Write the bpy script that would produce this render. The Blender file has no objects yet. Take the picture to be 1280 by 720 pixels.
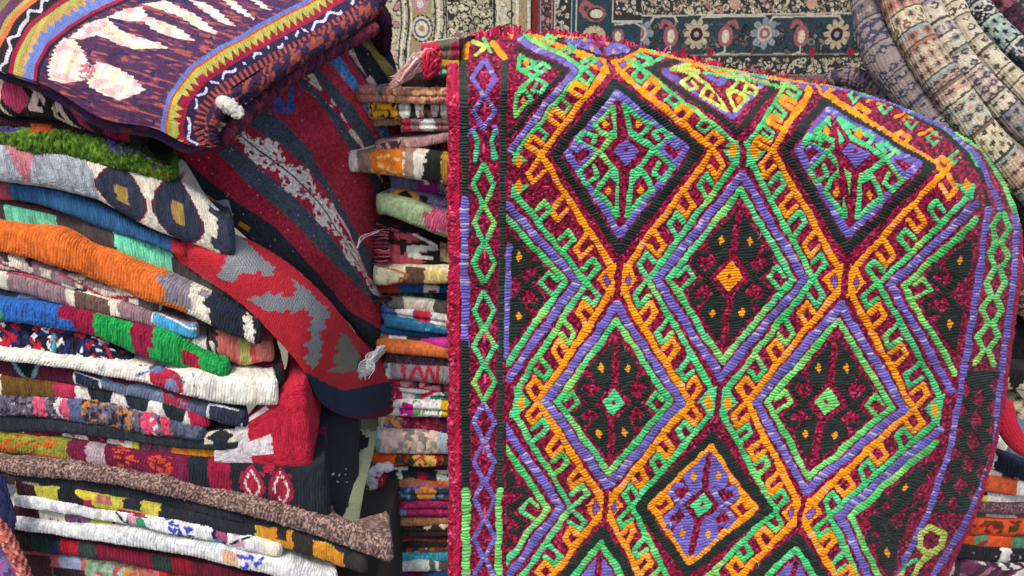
import bpy, math, numpy as np
from mathutils import Vector
R = math.radians
C = bpy.context.scene.collection
# ------------------------------------------------------------------ camera maths
F = 1110.0; PITCH = R(20); CAM = np.array([0.0, 0.0, 1.45])
cp, sp = math.cos(PITCH), math.sin(PITCH)
def at(px, py, Y):
    """world point seen at (px,py) of the 1280x720 picture, lying at horizontal distance Y"""
    px = np.asarray(px, float); py = np.asarray(py, float); Y = np.asarray(Y, float)
    dx = px - 640; dn = py - 360
    dy = F * cp - dn * sp; dz = -F * sp - dn * cp
    t = Y / dy
    return np.stack(np.broadcast_arrays(CAM[0] + t * dx, CAM[1] + t * dy, CAM[2] + t * dz), -1)
# ------------------------------------------------------------------ colour and noise
def lin(c):
    if isinstance(c, str):
        c = c.lstrip('#'); v = np.array([int(c[i:i+2], 16) / 255 for i in (0, 2, 4)])
    else: v = np.array(c, float)
    return np.where(v <= .04045, v / 12.92, ((v + .055) / 1.055) ** 2.4)
def h2(i, j=0, s=0):
    i = np.asarray(i, np.int64); j = np.asarray(j, np.int64)
    n = (i * 374761393 + j * 668265263 + s * 982451653) & 0xffffffff
    n = ((n ^ (n >> 13)) * 1274126177) & 0xffffffff
    n = ((n ^ (n >> 16)) * 2246822519) & 0xffffffff
    return ((n ^ (n >> 15)) & 0xffffff) / float(0xffffff)
def vn(x, y, s=0):
    x, y = np.broadcast_arrays(np.asarray(x, float), np.asarray(y, float))
    i = np.floor(x); j = np.floor(y); a = x - i; b = y - j
    a = a * a * (3 - 2 * a); b = b * b * (3 - 2 * b); i = i.astype(np.int64); j = j.astype(np.int64)
    return (h2(i, j, s) * (1 - a) + h2(i + 1, j, s) * a) * (1 - b) + (h2(i, j + 1, s) * (1 - a) + h2(i + 1, j + 1, s) * a) * b
# ------------------------------------------------------------------ materials (procedural, read the dye colour and the yarn coordinates)
def cloth_mat(name, rib=3.0, ribdir=0, bump=.35, fine=1.2, mott=.22, sheen=.04, slub=0.0):
    m = bpy.data.materials.new(name); m.use_nodes = True; nt = m.node_tree; N = nt.nodes; L = nt.links
    b = N['Principled BSDF']; b.inputs['Roughness'].default_value = .92
    b.inputs['Specular IOR Level'].default_value = .12
    b.inputs['Sheen Weight'].default_value = sheen; b.inputs['Sheen Roughness'].default_value = .6
    at_ = N.new('ShaderNodeAttribute'); at_.attribute_name = 'dye'
    uv = N.new('ShaderNodeUVMap'); uv.uv_map = 'yarn'
    def math_(op, a, bb=None, c=None):
        n = N.new('ShaderNodeMath'); n.operation = op
        for k, v in enumerate((a, bb, c)):
            if v is None: continue
            if isinstance(v, (int, float)): n.inputs[k].default_value = v
            else: L.new(v, n.inputs[k])
        return n.outputs[0]
    def noise(scale, vec, det=2, sx=1, sy=1):
        mp = N.new('ShaderNodeMapping'); mp.inputs['Scale'].default_value = (sx, sy, 1); L.new(vec, mp.inputs[0])
        n = N.new('ShaderNodeTexNoise'); n.inputs['Scale'].default_value = scale; n.inputs['Detail'].default_value = det
        L.new(mp.outputs[0], n.inputs['Vector']); return n.outputs['Fac']
    sep = N.new('ShaderNodeSeparateXYZ'); L.new(uv.outputs[0], sep.inputs[0])
    u, v = sep.outputs[ribdir], sep.outputs[1 - ribdir]
    wob = noise(.12, uv.outputs[0], 1)
    uu = math_('ADD', u, math_('MULTIPLY', wob, 7.0))
    rib_ = math_('ABSOLUTE', math_('SINE', math_('MULTIPLY', uu, math.pi / rib)))
    row = math_('SINE', math_('ADD', math_('MULTIPLY', v, 2 * math.pi / fine), math_('MULTIPLY', math_('FLOOR', math_('DIVIDE', uu, rib)), math.pi)))
    fib = noise(1.1, uv.outputs[0], 3, *((2.2, .7) if ribdir == 0 else (.7, 2.2)))
    hgt = math_('ADD', math_('ADD', math_('MULTIPLY', rib_, .9), math_('MULTIPLY', row, .22)), math_('MULTIPLY', fib, 1.1))
    bp = N.new('ShaderNodeBump'); bp.inputs['Strength'].default_value = bump; bp.inputs['Distance'].default_value = .0013
    L.new(hgt, bp.inputs['Height']); L.new(bp.outputs[0], b.inputs['Normal'])
    # heathered yarn: the dye itself varies from fibre to fibre
    mot = math_('ADD', math_('MULTIPLY', noise(.75, uv.outputs[0], 3, 1.2, 1.2), mott * 2), 1 - mott)
    big = math_('ADD', math_('MULTIPLY', noise(.035, uv.outputs[0], 2), .3), .85)
    k = math_('MULTIPLY', mot, big)
    mul = N.new('ShaderNodeVectorMath'); mul.operation = 'SCALE'; L.new(at_.outputs['Color'], mul.inputs[0]); L.new(k, mul.inputs['Scale'])
    mix = N.new('ShaderNodeMix'); mix.data_type = 'RGBA'; mix.inputs[7].default_value = (.6, .52, .45, 1)
    L.new(mul.outputs[0], mix.inputs[6])
    lint = N.new('ShaderNodeValToRGB'); lint.color_ramp.elements[0].position = .70; lint.color_ramp.elements[1].position = .80
    lint.color_ramp.elements[1].color = (.45, .45, .45, 1)
    L.new(noise(.42, uv.outputs[0], 2, 1, 2.5), lint.inputs[0]); L.new(lint.outputs[0], mix.inputs[0])
    L.new(mix.outputs[2], b.inputs['Base Color'])
    return m
M_kil = cloth_mat('flat_woven_wool', 3.0, 0, .55)
M_fin = cloth_mat('fine_woven_wool', 2.2, 0, .4, mott=.25)
M_sou = cloth_mat('embroidered_wool', 1.5, 1, .25, mott=.18)
M_pile = cloth_mat('knotted_pile', 1.6, 0, .5, mott=.35)
M_fur = cloth_mat('loose_yarn', 1.5, 1, .6, mott=.25)
MATS = {'k': M_kil, 'f': M_fin, 's': M_sou, 'p': M_pile, 'y': M_fur}
# ------------------------------------------------------------------ objects
def tag(o, label=None, cat=None, group=None, kind=None):
    if label: o['label'] = label
    if cat: o['category'] = cat
    if group: o['group'] = group
    if kind: o['kind'] = kind
    return o
def mesh_raw(name, V, Fc, col, uv, mat, parent=None):
    """V (n,3), Fc (m,4) or (m,3), col (n,3) linear, uv (n,2)"""
    me = bpy.data.meshes.new(name); V = np.asarray(V, np.float32); Fc = np.asarray(Fc, np.int32)
    n, (m, k) = len(V), Fc.shape
    me.vertices.add(n); me.vertices.foreach_set('co', V.ravel())
    me.loops.add(m * k); me.loops.foreach_set('vertex_index', Fc.ravel())
    me.polygons.add(m); me.polygons.foreach_set('loop_start', np.arange(0, m * k, k, dtype=np.int32))
    me.polygons.foreach_set('use_smooth', np.ones(m, bool))
    me.update(calc_edges=True)
    a = me.attributes.new('dye', 'FLOAT_COLOR', 'POINT')
    a.data.foreach_set('color', np.concatenate([np.asarray(col, np.float32), np.ones((n, 1), np.float32)], 1).ravel())
    ul = me.uv_layers.new(name='yarn'); ul.data.foreach_set('uv', np.asarray(uv, np.float32)[Fc.ravel()].ravel())
    me.materials.append(mat)
    o = bpy.data.objects.new(name, me); C.objects.link(o)
    if parent: o.parent = parent
    return o
def grid_faces(nv, nu, mask=None, flip=False):
    i = np.arange(nv * nu).reshape(nv, nu)
    f = np.stack([i[:-1, :-1], i[1:, :-1], i[1:, 1:], i[:-1, 1:]], -1)
    if flip: f = f[..., ::-1]
    if mask is not None: f = f[mask[:-1, :-1] & mask[1:, :-1] & mask[1:, 1:] & mask[:-1, 1:]]
    return f.reshape(-1, 4)
def grid_normals(P):
    du = np.gradient(P, axis=1); dv = np.gradient(P, axis=0)
    n = np.cross(du, dv); n /= np.linalg.norm(n, axis=-1, keepdims=True) + 1e-12
    return n
PXW = 1.2 / F      # metres per photo pixel at 1.2 m
def cloth(name, P, col, hgt, S, T, mat, parent=None, mask=None, towards=None):
    """P (nv,nu,3) surface, hgt in photo pixels raised along the outward normal"""
    n = grid_normals(P)
    ref = (CAM if towards is None else np.asarray(towards))
    c = P.reshape(-1, 3).mean(0)
    flip = False
    if (n * (ref - P)).sum() < 0: n = -n; flip = True
    P2 = P + n * (hgt[..., None] * PXW)
    nv, nu = P.shape[:2]
    fc = grid_faces(nv, nu, mask, flip)
    if mask is not None:
        used = np.unique(fc); re = np.full(nv * nu, -1); re[used] = np.arange(len(used)); fc = re[fc]
        return mesh_raw(name, P2.reshape(-1, 3)[used], fc, col.reshape(-1, 3)[used], np.stack([S, T], -1).reshape(-1, 2)[used], mat, parent)
    return mesh_raw(name, P2.reshape(-1, 3), fc, col.reshape(-1, 3), np.stack([S, T], -1).reshape(-1, 2), mat, parent)
# ------------------------------------------------------------------ dyeing: drawing patterns on a cloth grid
class Dye:
    """S,T are cloth coordinates (in yarn units ~1.1 mm); commands colour the cloth and raise its yarn"""
    def __init__(s, S, T, base, seed=0, H=1.0):
        s.S, s.T, s.seed, s.H = S, T, seed, H
        s.col = np.empty(S.shape + (3,)); s.col[:] = lin(base); s.h = np.zeros(S.shape)
        s.k = 0
    def put(s, m, c): s.col[m] = lin(c)
    def jag(s, amp, step=4.0):
        s.k += 1
        return (h2(np.floor(s.T / step), s.k, s.seed) - .5) * 2 * amp
    def run(s, cmds):
        for c in cmds:
            o = c[0]; S, T, H = s.S, s.T, s.H
            if o == 'b':     # block x0 x1 colour t0 t1
                t0, t1 = (c[4], c[5]) if len(c) > 5 else (-9, 9)
                s.put((S > c[1] + s.jag(1.8)) & (S < c[2] + s.jag(1.8)) & (T > t0 * H) & (T < t1 * H), c[3])
            elif o == 's':   # stripe t0 t1 colour
                w = (vn(S / 14, 0, s.seed) - .5) * .06 * H
                s.put((T + w > c[1] * H) & (T + w < c[2] * H), c[3])
            elif o == 'd':   # diamond cx ct rx rt colour (stepped)
                q = np.abs(np.round((S - c[1]) / 2) * 2) / c[3] + np.abs(np.round((T - c[2] * H) / 2) * 2) / (c[4] * H)
                s.put(q < 1, c[5])
            elif o == 'e':   # ellipse
                s.put(((S - c[1]) / c[3]) ** 2 + ((T - c[2] * H) / (c[4] * H)) ** 2 < 1, c[5])
            elif o == 'j':   # jumble of woven patches x0 x1 cols cw rows [t0 t1]
                t0, t1 = (c[6], c[7]) if len(c) > 7 else (-9, 9); s.k += 1
                rows = H / c[5]; r = np.floor(T / rows + .35 * np.sin(S / 17.0))
                x = S + 6 * (vn(S / 7, T / 5, s.seed + s.k) - .5) + (T - r * rows) * (h2(r, 5, s.seed) - .5) * 3
                cc = np.floor(x / c[4] + h2(r, s.k, s.seed) * 3); idx = np.floor(h2(cc, r, s.seed + s.k) * len(c[3]) * .9999).astype(int)
                m = (S > c[1]) & (S < c[2]) & (T > t0 * H) & (T < t1 * H)
                pal = np.array([lin(q) for q in c[3]]); s.col[m] = pal[idx[m]]
            elif o == 'z':   # toothed row: x0 x1 colour period t_base t_tip
                tri = np.abs(((S - c[1]) / c[4]) % 1 - .5) * 2; tt = T / H
                lo, hi = c[5], c[6]; f = (tt - lo) / (hi - lo)
                s.put((S > c[1]) & (S < c[2]) & (f >= 0) & (f < 1 - np.round(tri * 4) / 4 * 1.0), c[3])
            elif o == 'o':   # scattered little knots x0 x1 colour n size [t0 t1]
                t0, t1 = (c[6], c[7]) if len(c) > 7 else (.1, .9); s.k += 1
                rg = np.random.RandomState(s.seed * 31 + s.k)
                for _ in range(c[4]):
                    x = rg.uniform(c[1], c[2]); t = rg.uniform(t0, t1) * H; a = rg.uniform(-1, 1); z = c[5] * rg.uniform(.6, 1.3)
                    dx = S - x; dt = T - t
                    m = (np.abs(dx * math.cos(a) + dt * math.sin(a)) < z * 1.4) & (np.abs(-dx * math.sin(a) + dt * math.cos(a)) < z * .7)
                    s.put(m, c[3]); s.h[m] += .3
            elif o == 'l':   # line [(x,t)..] width colour
                s.line([(x, t * H) for x, t in c[1]], c[2], c[3], stitch=False)
            elif o == 'v2':  s.put(h2(np.floor(S / 1.7), np.floor(T / 1.5), s.seed + 3) > 1 - c[2], c[1])
            elif o == 'v':   # speckle cols amount
                m = h2(np.floor(S / 1.7), np.floor(T / 1.5), s.seed + 3) < c[2]; s.put(m, c[1])
        return s
    def line(s, pts, w, c, stitch=True, clip=None, hue=.0, lift=2.7, per=3.7):
        S, T = s.S, s.T; c0 = lin('#808080' if c == 'ground' else c)
        uni = getattr(s, 'uni', None)
        for (xa, ya), (xb, yb) in zip(pts[:-1], pts[1:]):
            L = math.hypot(xb - xa, yb - ya)
            if L < .01: continue
            pad = w * .8 + 1
            if uni:
                x0, y0, dx, dy = uni
                i0 = max(int((min(xa, xb) - pad - x0) / dx), 0); i1 = min(int((max(xa, xb) + pad - x0) / dx) + 2, S.shape[1])
                j0 = max(int((min(ya, yb) - pad - y0) / dy), 0); j1 = min(int((max(ya, yb) + pad - y0) / dy) + 2, S.shape[0])
                if i1 <= i0 or j1 <= j0: continue
                sl = (slice(j0, j1), slice(i0, i1))
            else: sl = (slice(None), slice(None))
            x = S[sl]; y = T[sl]; tx, ty = (xb - xa) / L, (yb - ya) / L
            t = (x - xa) * tx + (y - ya) * ty; d = -(x - xa) * ty + (y - ya) * tx
            te = np.clip(t, 0, L); dd = np.hypot(t - te, d)
            if stitch:
                sg = 1 if ty >= 0 else -1
                gx, gy = .45 * tx, .45 * ty + .55 * sg
                if abs(ty) < .35: gx, gy = tx, ty
                g = math.hypot(gx, gy); gx /= g; gy /= g
                ph = (x * gx + y * gy + 1.2 * (vn(x / 9, y / 9, 7) - .5)) / per; k = np.floor(ph)
                key = int(xa * 7 + ya * 13) if False else 0
                ww = w * (.97 + .34 * (h2(k, int(abs(c0.sum()) * 999), 11) - .5))
                m = dd < ww / 2
                prof = np.sqrt(np.clip(1 - (2 * dd / ww) ** 2, 0, 1)); rid = np.abs(np.sin(math.pi * ph)) ** .8
                br = .62 + .60 * h2(k, np.floor((x - y) / 23) + int(abs(c0.sum()) * 777), 5)
                hh = lift * (.3 + .7 * prof) * (.12 + .88 * rid) * (.75 + .5 * h2(k, 4, 15))
                cc = c0 * br[..., None]; wv = (h2(k, np.floor((x + y) / 13), 35) > .88)[..., None] * (.38 if c in ('#6c62ae', '#7468c8') else .16 if c0.sum() > .3 else .0); cc = cc * (1 - wv) + wv * lin('#d6d2dc')
                if hue:
                    a = np.clip(vn(x / 34, y / 34, 21) * 2.4 - .7, 0, 1)[..., None]
                    b = np.clip(vn(x / 28, y / 28, 29) * 3.2 - 1.9, 0, 1)[..., None]
                    cc = cc * (1 - a * .75) + a * .75 * lin('#36b85e') * br[..., None]
                    cc = cc * (1 - b * .7) + b * .7 * lin('#9ad464') * br[..., None]
            else:
                m = dd < w / 2; cc = np.broadcast_to(c0, x.shape + (3,)); hh = np.full(x.shape, .25)
            if clip is not None: m = m & clip[sl]
            if c == 'ground':
                s.col[sl][m] = s.g0[sl][m]; s.h[sl][m] = s.gh[sl][m]; continue
            s.col[sl][m] = cc[m]; v = s.h[sl]; v[m] = hh[m] if stitch else np.maximum(v[m], hh[m])
    def poly(s, pts, c, stitch=True, clip=None, lift=2.4, per=3.5, hue=0):
        xs = [p[0] for p in pts]; ys = [p[1] for p in pts]; S, T = s.S, s.T
        if getattr(s, 'uni', None):
            x0, y0, dx, dy = s.uni
            i0 = max(int((min(xs) - x0) / dx) - 1, 0); i1 = min(int((max(xs) - x0) / dx) + 2, S.shape[1])
            j0 = max(int((min(ys) - y0) / dy) - 1, 0); j1 = min(int((max(ys) - y0) / dy) + 2, S.shape[0])
            if i1 <= i0 or j1 <= j0: return
            sl = (slice(j0, j1), slice(i0, i1))
        else: sl = (slice(None), slice(None))
        x = S[sl]; y = T[sl]; inside = np.zeros(x.shape, bool); n = len(pts)
        yj = y + (.8 * (h2(np.floor(y / 3), 3, 1) - .5)); xj = x + 2.0 * (h2(np.floor(y / 3.3), 9, 1) - .5)
        for k in range(n):
            (xa, ya), (xb, yb) = pts[k], pts[(k + 1) % n]
            if ya == yb: continue
            cr = ((ya > yj) != (yb > yj)) & (xj < (xb - xa) * (yj - ya) / (yb - ya) + xa); inside ^= cr
        if clip is not None: inside &= clip[sl]
        if c == 'ground':
            s.col[sl][inside] = s.g0[sl][inside]; s.h[sl][inside] = s.gh[sl][inside]; return
        c0 = lin(c)
        if stitch:
            ph = (y + .12 * x + 1.5 * (vn(x / 9, y / 9, 7) - .5)) / per; k = np.floor(ph)
            br = .66 + .55 * h2(k, np.floor(x / 9), 5); cc = c0 * br[..., None]
            hh = lift * (.3 + .7 * np.abs(np.sin(math.pi * ph)) ** .8)
        else: cc = np.broadcast_to(c0, x.shape + (3,)); hh = np.full(x.shape, .2)
        s.col[sl][inside] = cc[inside]; s.h[sl][inside] = hh[inside]
exec_parts = []
# ------------------------------------------------------------------ shape builders
def ext(b, X):
    """piecewise linear, continued at both ends"""
    y = np.interp(X, [p[0] for p in b], [p[1] for p in b])
    m0 = (b[1][1] - b[0][1]) / (b[1][0] - b[0][0]); m1 = (b[-1][1] - b[-2][1]) / (b[-1][0] - b[-2][0])
    return y + np.minimum(X - b[0][0], 0) * m0 + np.maximum(X - b[-1][0], 0) * m1
def curve(pts, x):
    """smooth interpolation of (x,y) pairs (pts need not be equally spaced)"""
    a = np.array(pts, float); xs = a[:, 0]; ys = a[:, 1]
    y = np.interp(x, xs, ys)
    if len(a) > 2:
        m = np.gradient(ys, xs); i = np.clip(np.searchsorted(xs, x) - 1, 0, len(xs) - 2)
        hh = xs[i + 1] - xs[i]; t = np.clip((x - xs[i]) / hh, 0, 1)
        y = (2*t**3 - 3*t**2 + 1) * ys[i] + (t**3 - 2*t**2 + t) * hh * m[i] + (-2*t**3 + 3*t**2) * ys[i+1] + (t**3 - t**2) * hh * m[i+1]
    return y
_seed = [0]
def folded(label, top, bot, Y, base, cmds, end='R', mat='k', name='folded_kilim', cat='rug', group=None,
           bx=-.35, folds=1, side=.22, rc=.008, wob=1.15, yw=.005, res=1.0, slope=0.0, parent=None, shag=0, jut=0.0, ribp=0, skew=9, lid=3):
    """one rug folded into a flat slab: its folded edge faces the camera and turns the corner at 'end'"""
    _seed[0] += 1; sd = _seed[0]; ribp = ribp or 2.7 + 1.9 * h2(sd, 7); skew = skew if skew < 5 else (h2(sd, 8) - .35) * .7
    x0, x1 = top[0][0], top[-1][0]
    if 'R' in end: x1 -= rc * F / Y * .85
    if 'L' in end: x0 += rc * F / Y * .85
    nf = max(int((x1 - x0) / res), 8); xs = np.linspace(x0, x1, nf)
    yt = curve(top, xs) + wob * 2 * (vn(xs / 30, 1, sd) - .5); yb = curve(bot, xs) + wob * 2 * (vn(xs / 30, 2, sd) - .5)
    yb = np.maximum(yb, yt + 2.5)
    Yf = Y + slope * (xs - x0) / 1000 + yw * 2 * (vn(xs / 40, 3, sd) - .5) + .0012 * (vn(xs / 6, 4, sd) - .5)
    Pt = at(xs, yt, Yf); Pb = at(xs, yb, Yf)
    X = (Pt[:, 0] + Pb[:, 0]) / 2; zt = Pt[:, 2]; zb = Pb[:, 2]
    nx = np.zeros(nf); ny = -np.ones(nf); s = xs.copy(); Yp = Yf.copy()
    ppm = F / Y * res
    def corner(sign):
        i = -1 if sign > 0 else 0
        d = np.array([bx, 1.0]); d /= np.linalg.norm(d)            # direction of the receding side
        out = np.array([d[1], -d[0]]) * 1.0 if sign > 0 else np.array([-d[1], d[0]])
        a0 = -math.pi / 2; a1 = math.atan2(out[1], out[0])
        if sign < 0 and a1 > 0: a1 -= 2 * math.pi
        na = max(int(abs(a1 - a0) * rc * F / Y / res * 1.2), 6); a = np.linspace(a0, a1, na + 1)[1:]
        cx = X[i]; cy = Yp[i] + rc
        ax = cx + rc * np.cos(a); ay = cy + rc * np.sin(a)
        ns = max(int(side * ppm / 2.5), 6); q = np.linspace(0, side, ns + 1)[1:]
        sx = ax[-1] + d[0] * q; sy = ay[-1] + d[1] * q
        PX_ = np.concatenate([ax, sx]); PY_ = np.concatenate([ay, sy])
        NX = np.concatenate([np.cos(a), np.full(ns, math.cos(a1))]); NY = np.concatenate([np.sin(a), np.full(ns, math.sin(a1))])
        seg = np.hypot(np.diff(np.concatenate([[X[i]], PX_])), np.diff(np.concatenate([[Yp[i]], PY_]))).cumsum() * F / Y
        return PX_, PY_, NX, NY, seg
    zt_, zb_ = zt, zb
    if 'R' in end:
        a = corner(1); k = len(a[0]); X = np.concatenate([X, a[0]]); Yp = np.concatenate([Yp, a[1]]); nx = np.concatenate([nx, a[2]]); ny = np.concatenate([ny, a[3]])
        s = np.concatenate([s, s[-1] + a[4]]); zt_ = np.concatenate([zt_, np.full(k, zt[-1])]); zb_ = np.concatenate([zb_, np.full(k, zb[-1])])
    if 'L' in end:
        a = corner(-1); k = len(a[0]); X = np.concatenate([a[0][::-1], X]); Yp = np.concatenate([a[1][::-1], Yp]); nx = np.concatenate([a[2][::-1], nx]); ny = np.concatenate([a[3][::-1], ny])
        s = np.concatenate([s[0] - a[4][::-1], s]); zt_ = np.concatenate([np.full(k, zt[0]), zt_]); zb_ = np.concatenate([np.full(k, zb[0]), zb_])
    hpx = (zt_ - zb_) * F / Y; Hn = float(np.median(hpx)) * 1.35
    nt = max(int(Hn / res), 9); th = np.linspace(-math.pi / 2, math.pi / 2, nt)
    tt = (th + math.pi / 2) / math.pi
    sn = np.sign(np.sin(th)) * np.abs(np.sin(th)) ** .72; cs = np.cos(th) ** .62
    # the cut / side faces are flatter than the turned front fold
    fx = np.clip(-ny, 0, 1)[None]; gro = np.zeros(nt)
    for k in range(1, folds): gro += np.exp(-((tt - k / folds) / .05) ** 2)
    h = (zt_ - zb_)[None]; zm = ((zt_ + zb_) / 2)[None]
    r = np.minimum(h / 2, .011) * (.3 + .7 * fx) * (1 + .25 * (vn(s[None] / 25, tt[:, None] * 3, sd) - .5))
    rr = r * (cs[:, None] - .45 * gro[:, None] - 1)
    Px = X[None] + nx[None] * rr; Py = Yp[None] + ny[None] * rr; Pz = zm - h / 2 * sn[:, None]
    # lids running back into the pile
    xa, xb = X.min(), X.max(); cxn = np.clip(X, xa + min(.08, (xb-xa)*.4), xb - min(.08, (xb-xa)*.4)); cyn = np.full_like(X, Y + side * .6)
    rowsx, rowsy, rowsz = [Px], [Py], [Pz]
    lid_ = [.12, .5, 1.0] if lid == 3 else list(np.linspace(0, 1, lid + 1)[1:])
    topl = [(Px[0] + (cxn - Px[0]) * q, Py[0] + (cyn - Py[0]) * q, Pz[0] - .0005 * q) for q in lid_]
    botl = [(Px[-1] + (cxn - Px[-1]) * q, Py[-1] + (cyn - Py[-1]) * q, Pz[-1] + .0005 * q) for q in lid_]
    P = np.stack([np.concatenate([np.array([a[i] for a in topl[::-1]]), A, np.array([a[i] for a in botl])]) for i, A in enumerate((Px, Py, Pz))], -1)
    nl = len(lid_); Tn = np.concatenate([-30 * np.array(lid_[::-1]), tt * Hn, Hn + 30 * np.array(lid_)])[:, None] + 0 * s[None]; Sn = s[None] + 0 * Tn
    if lid > 3: Sn[:nl] = 640 + P[:nl, :, 0] * F / Y; Tn[:nl] = -P[:nl, :, 1] * F / Y
    D = Dye(Sn, Tn, base, sd, Hn); D.run(cmds)
    rk = (Sn + (Tn - Hn / 2) * skew + 3 * vn(Sn / 25, Tn / 25, 4)) / ribp; ri = np.floor(rk)
    D.col *= (.74 + .42 * h2(ri, np.floor(Tn / 7 + 3 * h2(ri, 1, sd)), sd) + .22 * (vn(Sn / 2.0, Tn / 1.6, sd) - .5) + .2 * (vn(Sn / 9, Tn / 12, sd + 3) - .5))[..., None]
    rib = 1.15 * np.abs(np.sin(rk * math.pi)) ** .7 + .5 * h2(ri, np.floor(Tn / 3.2 + .5 * (ri % 2)), sd + 2)
    D.col *= (.86 + .2 * np.abs(np.sin(rk * math.pi)))[..., None] if False else 1.0
    D.h += rib + .5 * (vn(Sn / 4, Tn / 4, sd + 9) - .5) + 1.2 * (vn(Sn / 16, Tn / 12, sd + 5) - .5)
    if shag: D.h += shag * (h2(np.floor(Sn / 2.2 + 1.3 * vn(Sn/3, Tn/3, 2)), np.floor((Tn + .5 * Sn) / 2.6), sd))
    D.h[:nl] *= (0 if lid == 3 else .5); D.h[-nl:] = 0
    c0 = P.reshape(-1, 3).mean(0) + np.array([0, -3, 0])
    o = cloth(name, P, D.col, D.h, Sn, Tn, MATS[mat], parent, towards=np.array([c0[0], -3, c0[2]]) if end == '' else np.array([c0[0] + (1.5 if 'R' in end else -1.5), -2, c0[2]]))
    if parent is None: tag(o, label, cat, group)
    return o
def polyline(pts, n):
    """resample a 3-column polyline smoothly"""
    a = np.array(pts, float); d = np.concatenate([[0], np.cumsum(np.hypot(np.diff(a[:, 0]), np.diff(a[:, 1])) + 1e-6)]); t = np.linspace(0, d[-1], n)
    return np.stack([curve(np.stack([d, a[:, k]], 1), t) for k in range(a.shape[1])], 1), t
def coons(c0, c1, d0, d1, nu, nv):
    """c0: v=0 curve along u, c1: v=1 curve, d0: u=0 curve along v, d1: u=1; all lists of (px,py,Y)"""
    a, _ = polyline(c0, nu); b, _ = polyline(c1, nu); c, _ = polyline(d0, nv); d, _ = polyline(d1, nv)
    u = np.linspace(0, 1, nu)[None, :, None]; v = np.linspace(0, 1, nv)[:, None, None]
    A = (1 - v) * a[None] + v * b[None] + (1 - u) * c[:, None] + u * d[:, None]
    B = (1-u)*(1-v)*a[0] + u*(1-v)*a[-1] + (1-u)*v*b[0] + u*v*b[-1]
    return A - B
def tube(name, pts, rad, base, cmds, mat='k', parent=None, res=1.0, squash=1.0, amp=.8, shag=0, fn=None, wraps=1.0, taper=None):
    """soft roll or cord along (px,py,Y) points with radius in photo pixels"""
    _seed[0] += 1; sd = _seed[0]
    a = np.array(pts, float); Lp = np.hypot(np.diff(a[:, 0]), np.diff(a[:, 1])).sum(); n = max(int(Lp / res), 6)
    q, t = polyline(pts, n); P = at(q[:, 0], q[:, 1], q[:, 2])
    rd = np.interp(np.linspace(0, 1, n), np.linspace(0, 1, len(rad)), rad) if isinstance(rad, (list, tuple)) else np.full(n, float(rad))
    rw = rd * q[:, 2] / F; m = max(int(2 * math.pi * rd.mean() / (res * 1.1)), 10); ph = np.linspace(0, 2 * math.pi, m)
    tg = np.gradient(P, axis=0); tg /= np.linalg.norm(tg, axis=1, keepdims=True)
    vw = CAM - P; vw -= (vw * tg).sum(1, keepdims=True) * tg; vw /= np.linalg.norm(vw, axis=1, keepdims=True)
    sdv = np.cross(tg, vw)
    e = np.minimum(np.arange(n), np.arange(n)[::-1]) * res; cap = np.sqrt(np.clip(1 - (1 - np.clip(e / (rd * .9), 0, 1)) ** 2, 0.0004, 1))
    rw = rw * cap
    G = P[None] + (-np.cos(ph))[:, None, None] * vw[None] * rw[None, :, None] * squash + np.sin(ph)[:, None, None] * sdv[None] * rw[None, :, None]
    S = t[None] + 0 * ph[:, None]; H = 2 * math.pi * rd.mean(); T = (ph / (2 * math.pi))[:, None] * H + 0 * S
    D = Dye(S, T, base, sd, H); D.run(cmds)
    if fn: fn(D, q)
    D.col *= (1 + .14 * (h2(np.floor(S / 1.5), np.floor(T / 4), sd) - .5))[..., None]
    Tc = np.minimum(T, H - T)
    D.h += .3 * np.abs(np.sin(S * math.pi / 3.1)) + amp * 2 * (vn(S / 13, np.cos(T*2*math.pi/H)*2+5, sd) - .5)
    if shag: D.h += shag * h2(np.floor(S / 2.4), np.floor((Tc + .5 * S) / 2.4), sd)
    D.h *= cap[None]; D.h[-1] = D.h[0]
    nn = G - P[None]; nn /= np.linalg.norm(nn, axis=-1, keepdims=True) + 1e-12
    G2 = G + nn * (D.h[..., None] * PXW)
    # orientation
    fl = (np.cross(np.gradient(G, axis=1), np.gradient(G, axis=0)) * nn).sum() < 0
    return mesh_raw(name, G2.reshape(-1, 3), grid_faces(m, n, None, fl), D.col.reshape(-1, 3), np.stack([S, T], -1).reshape(-1, 2), MATS[mat], parent)
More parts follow.
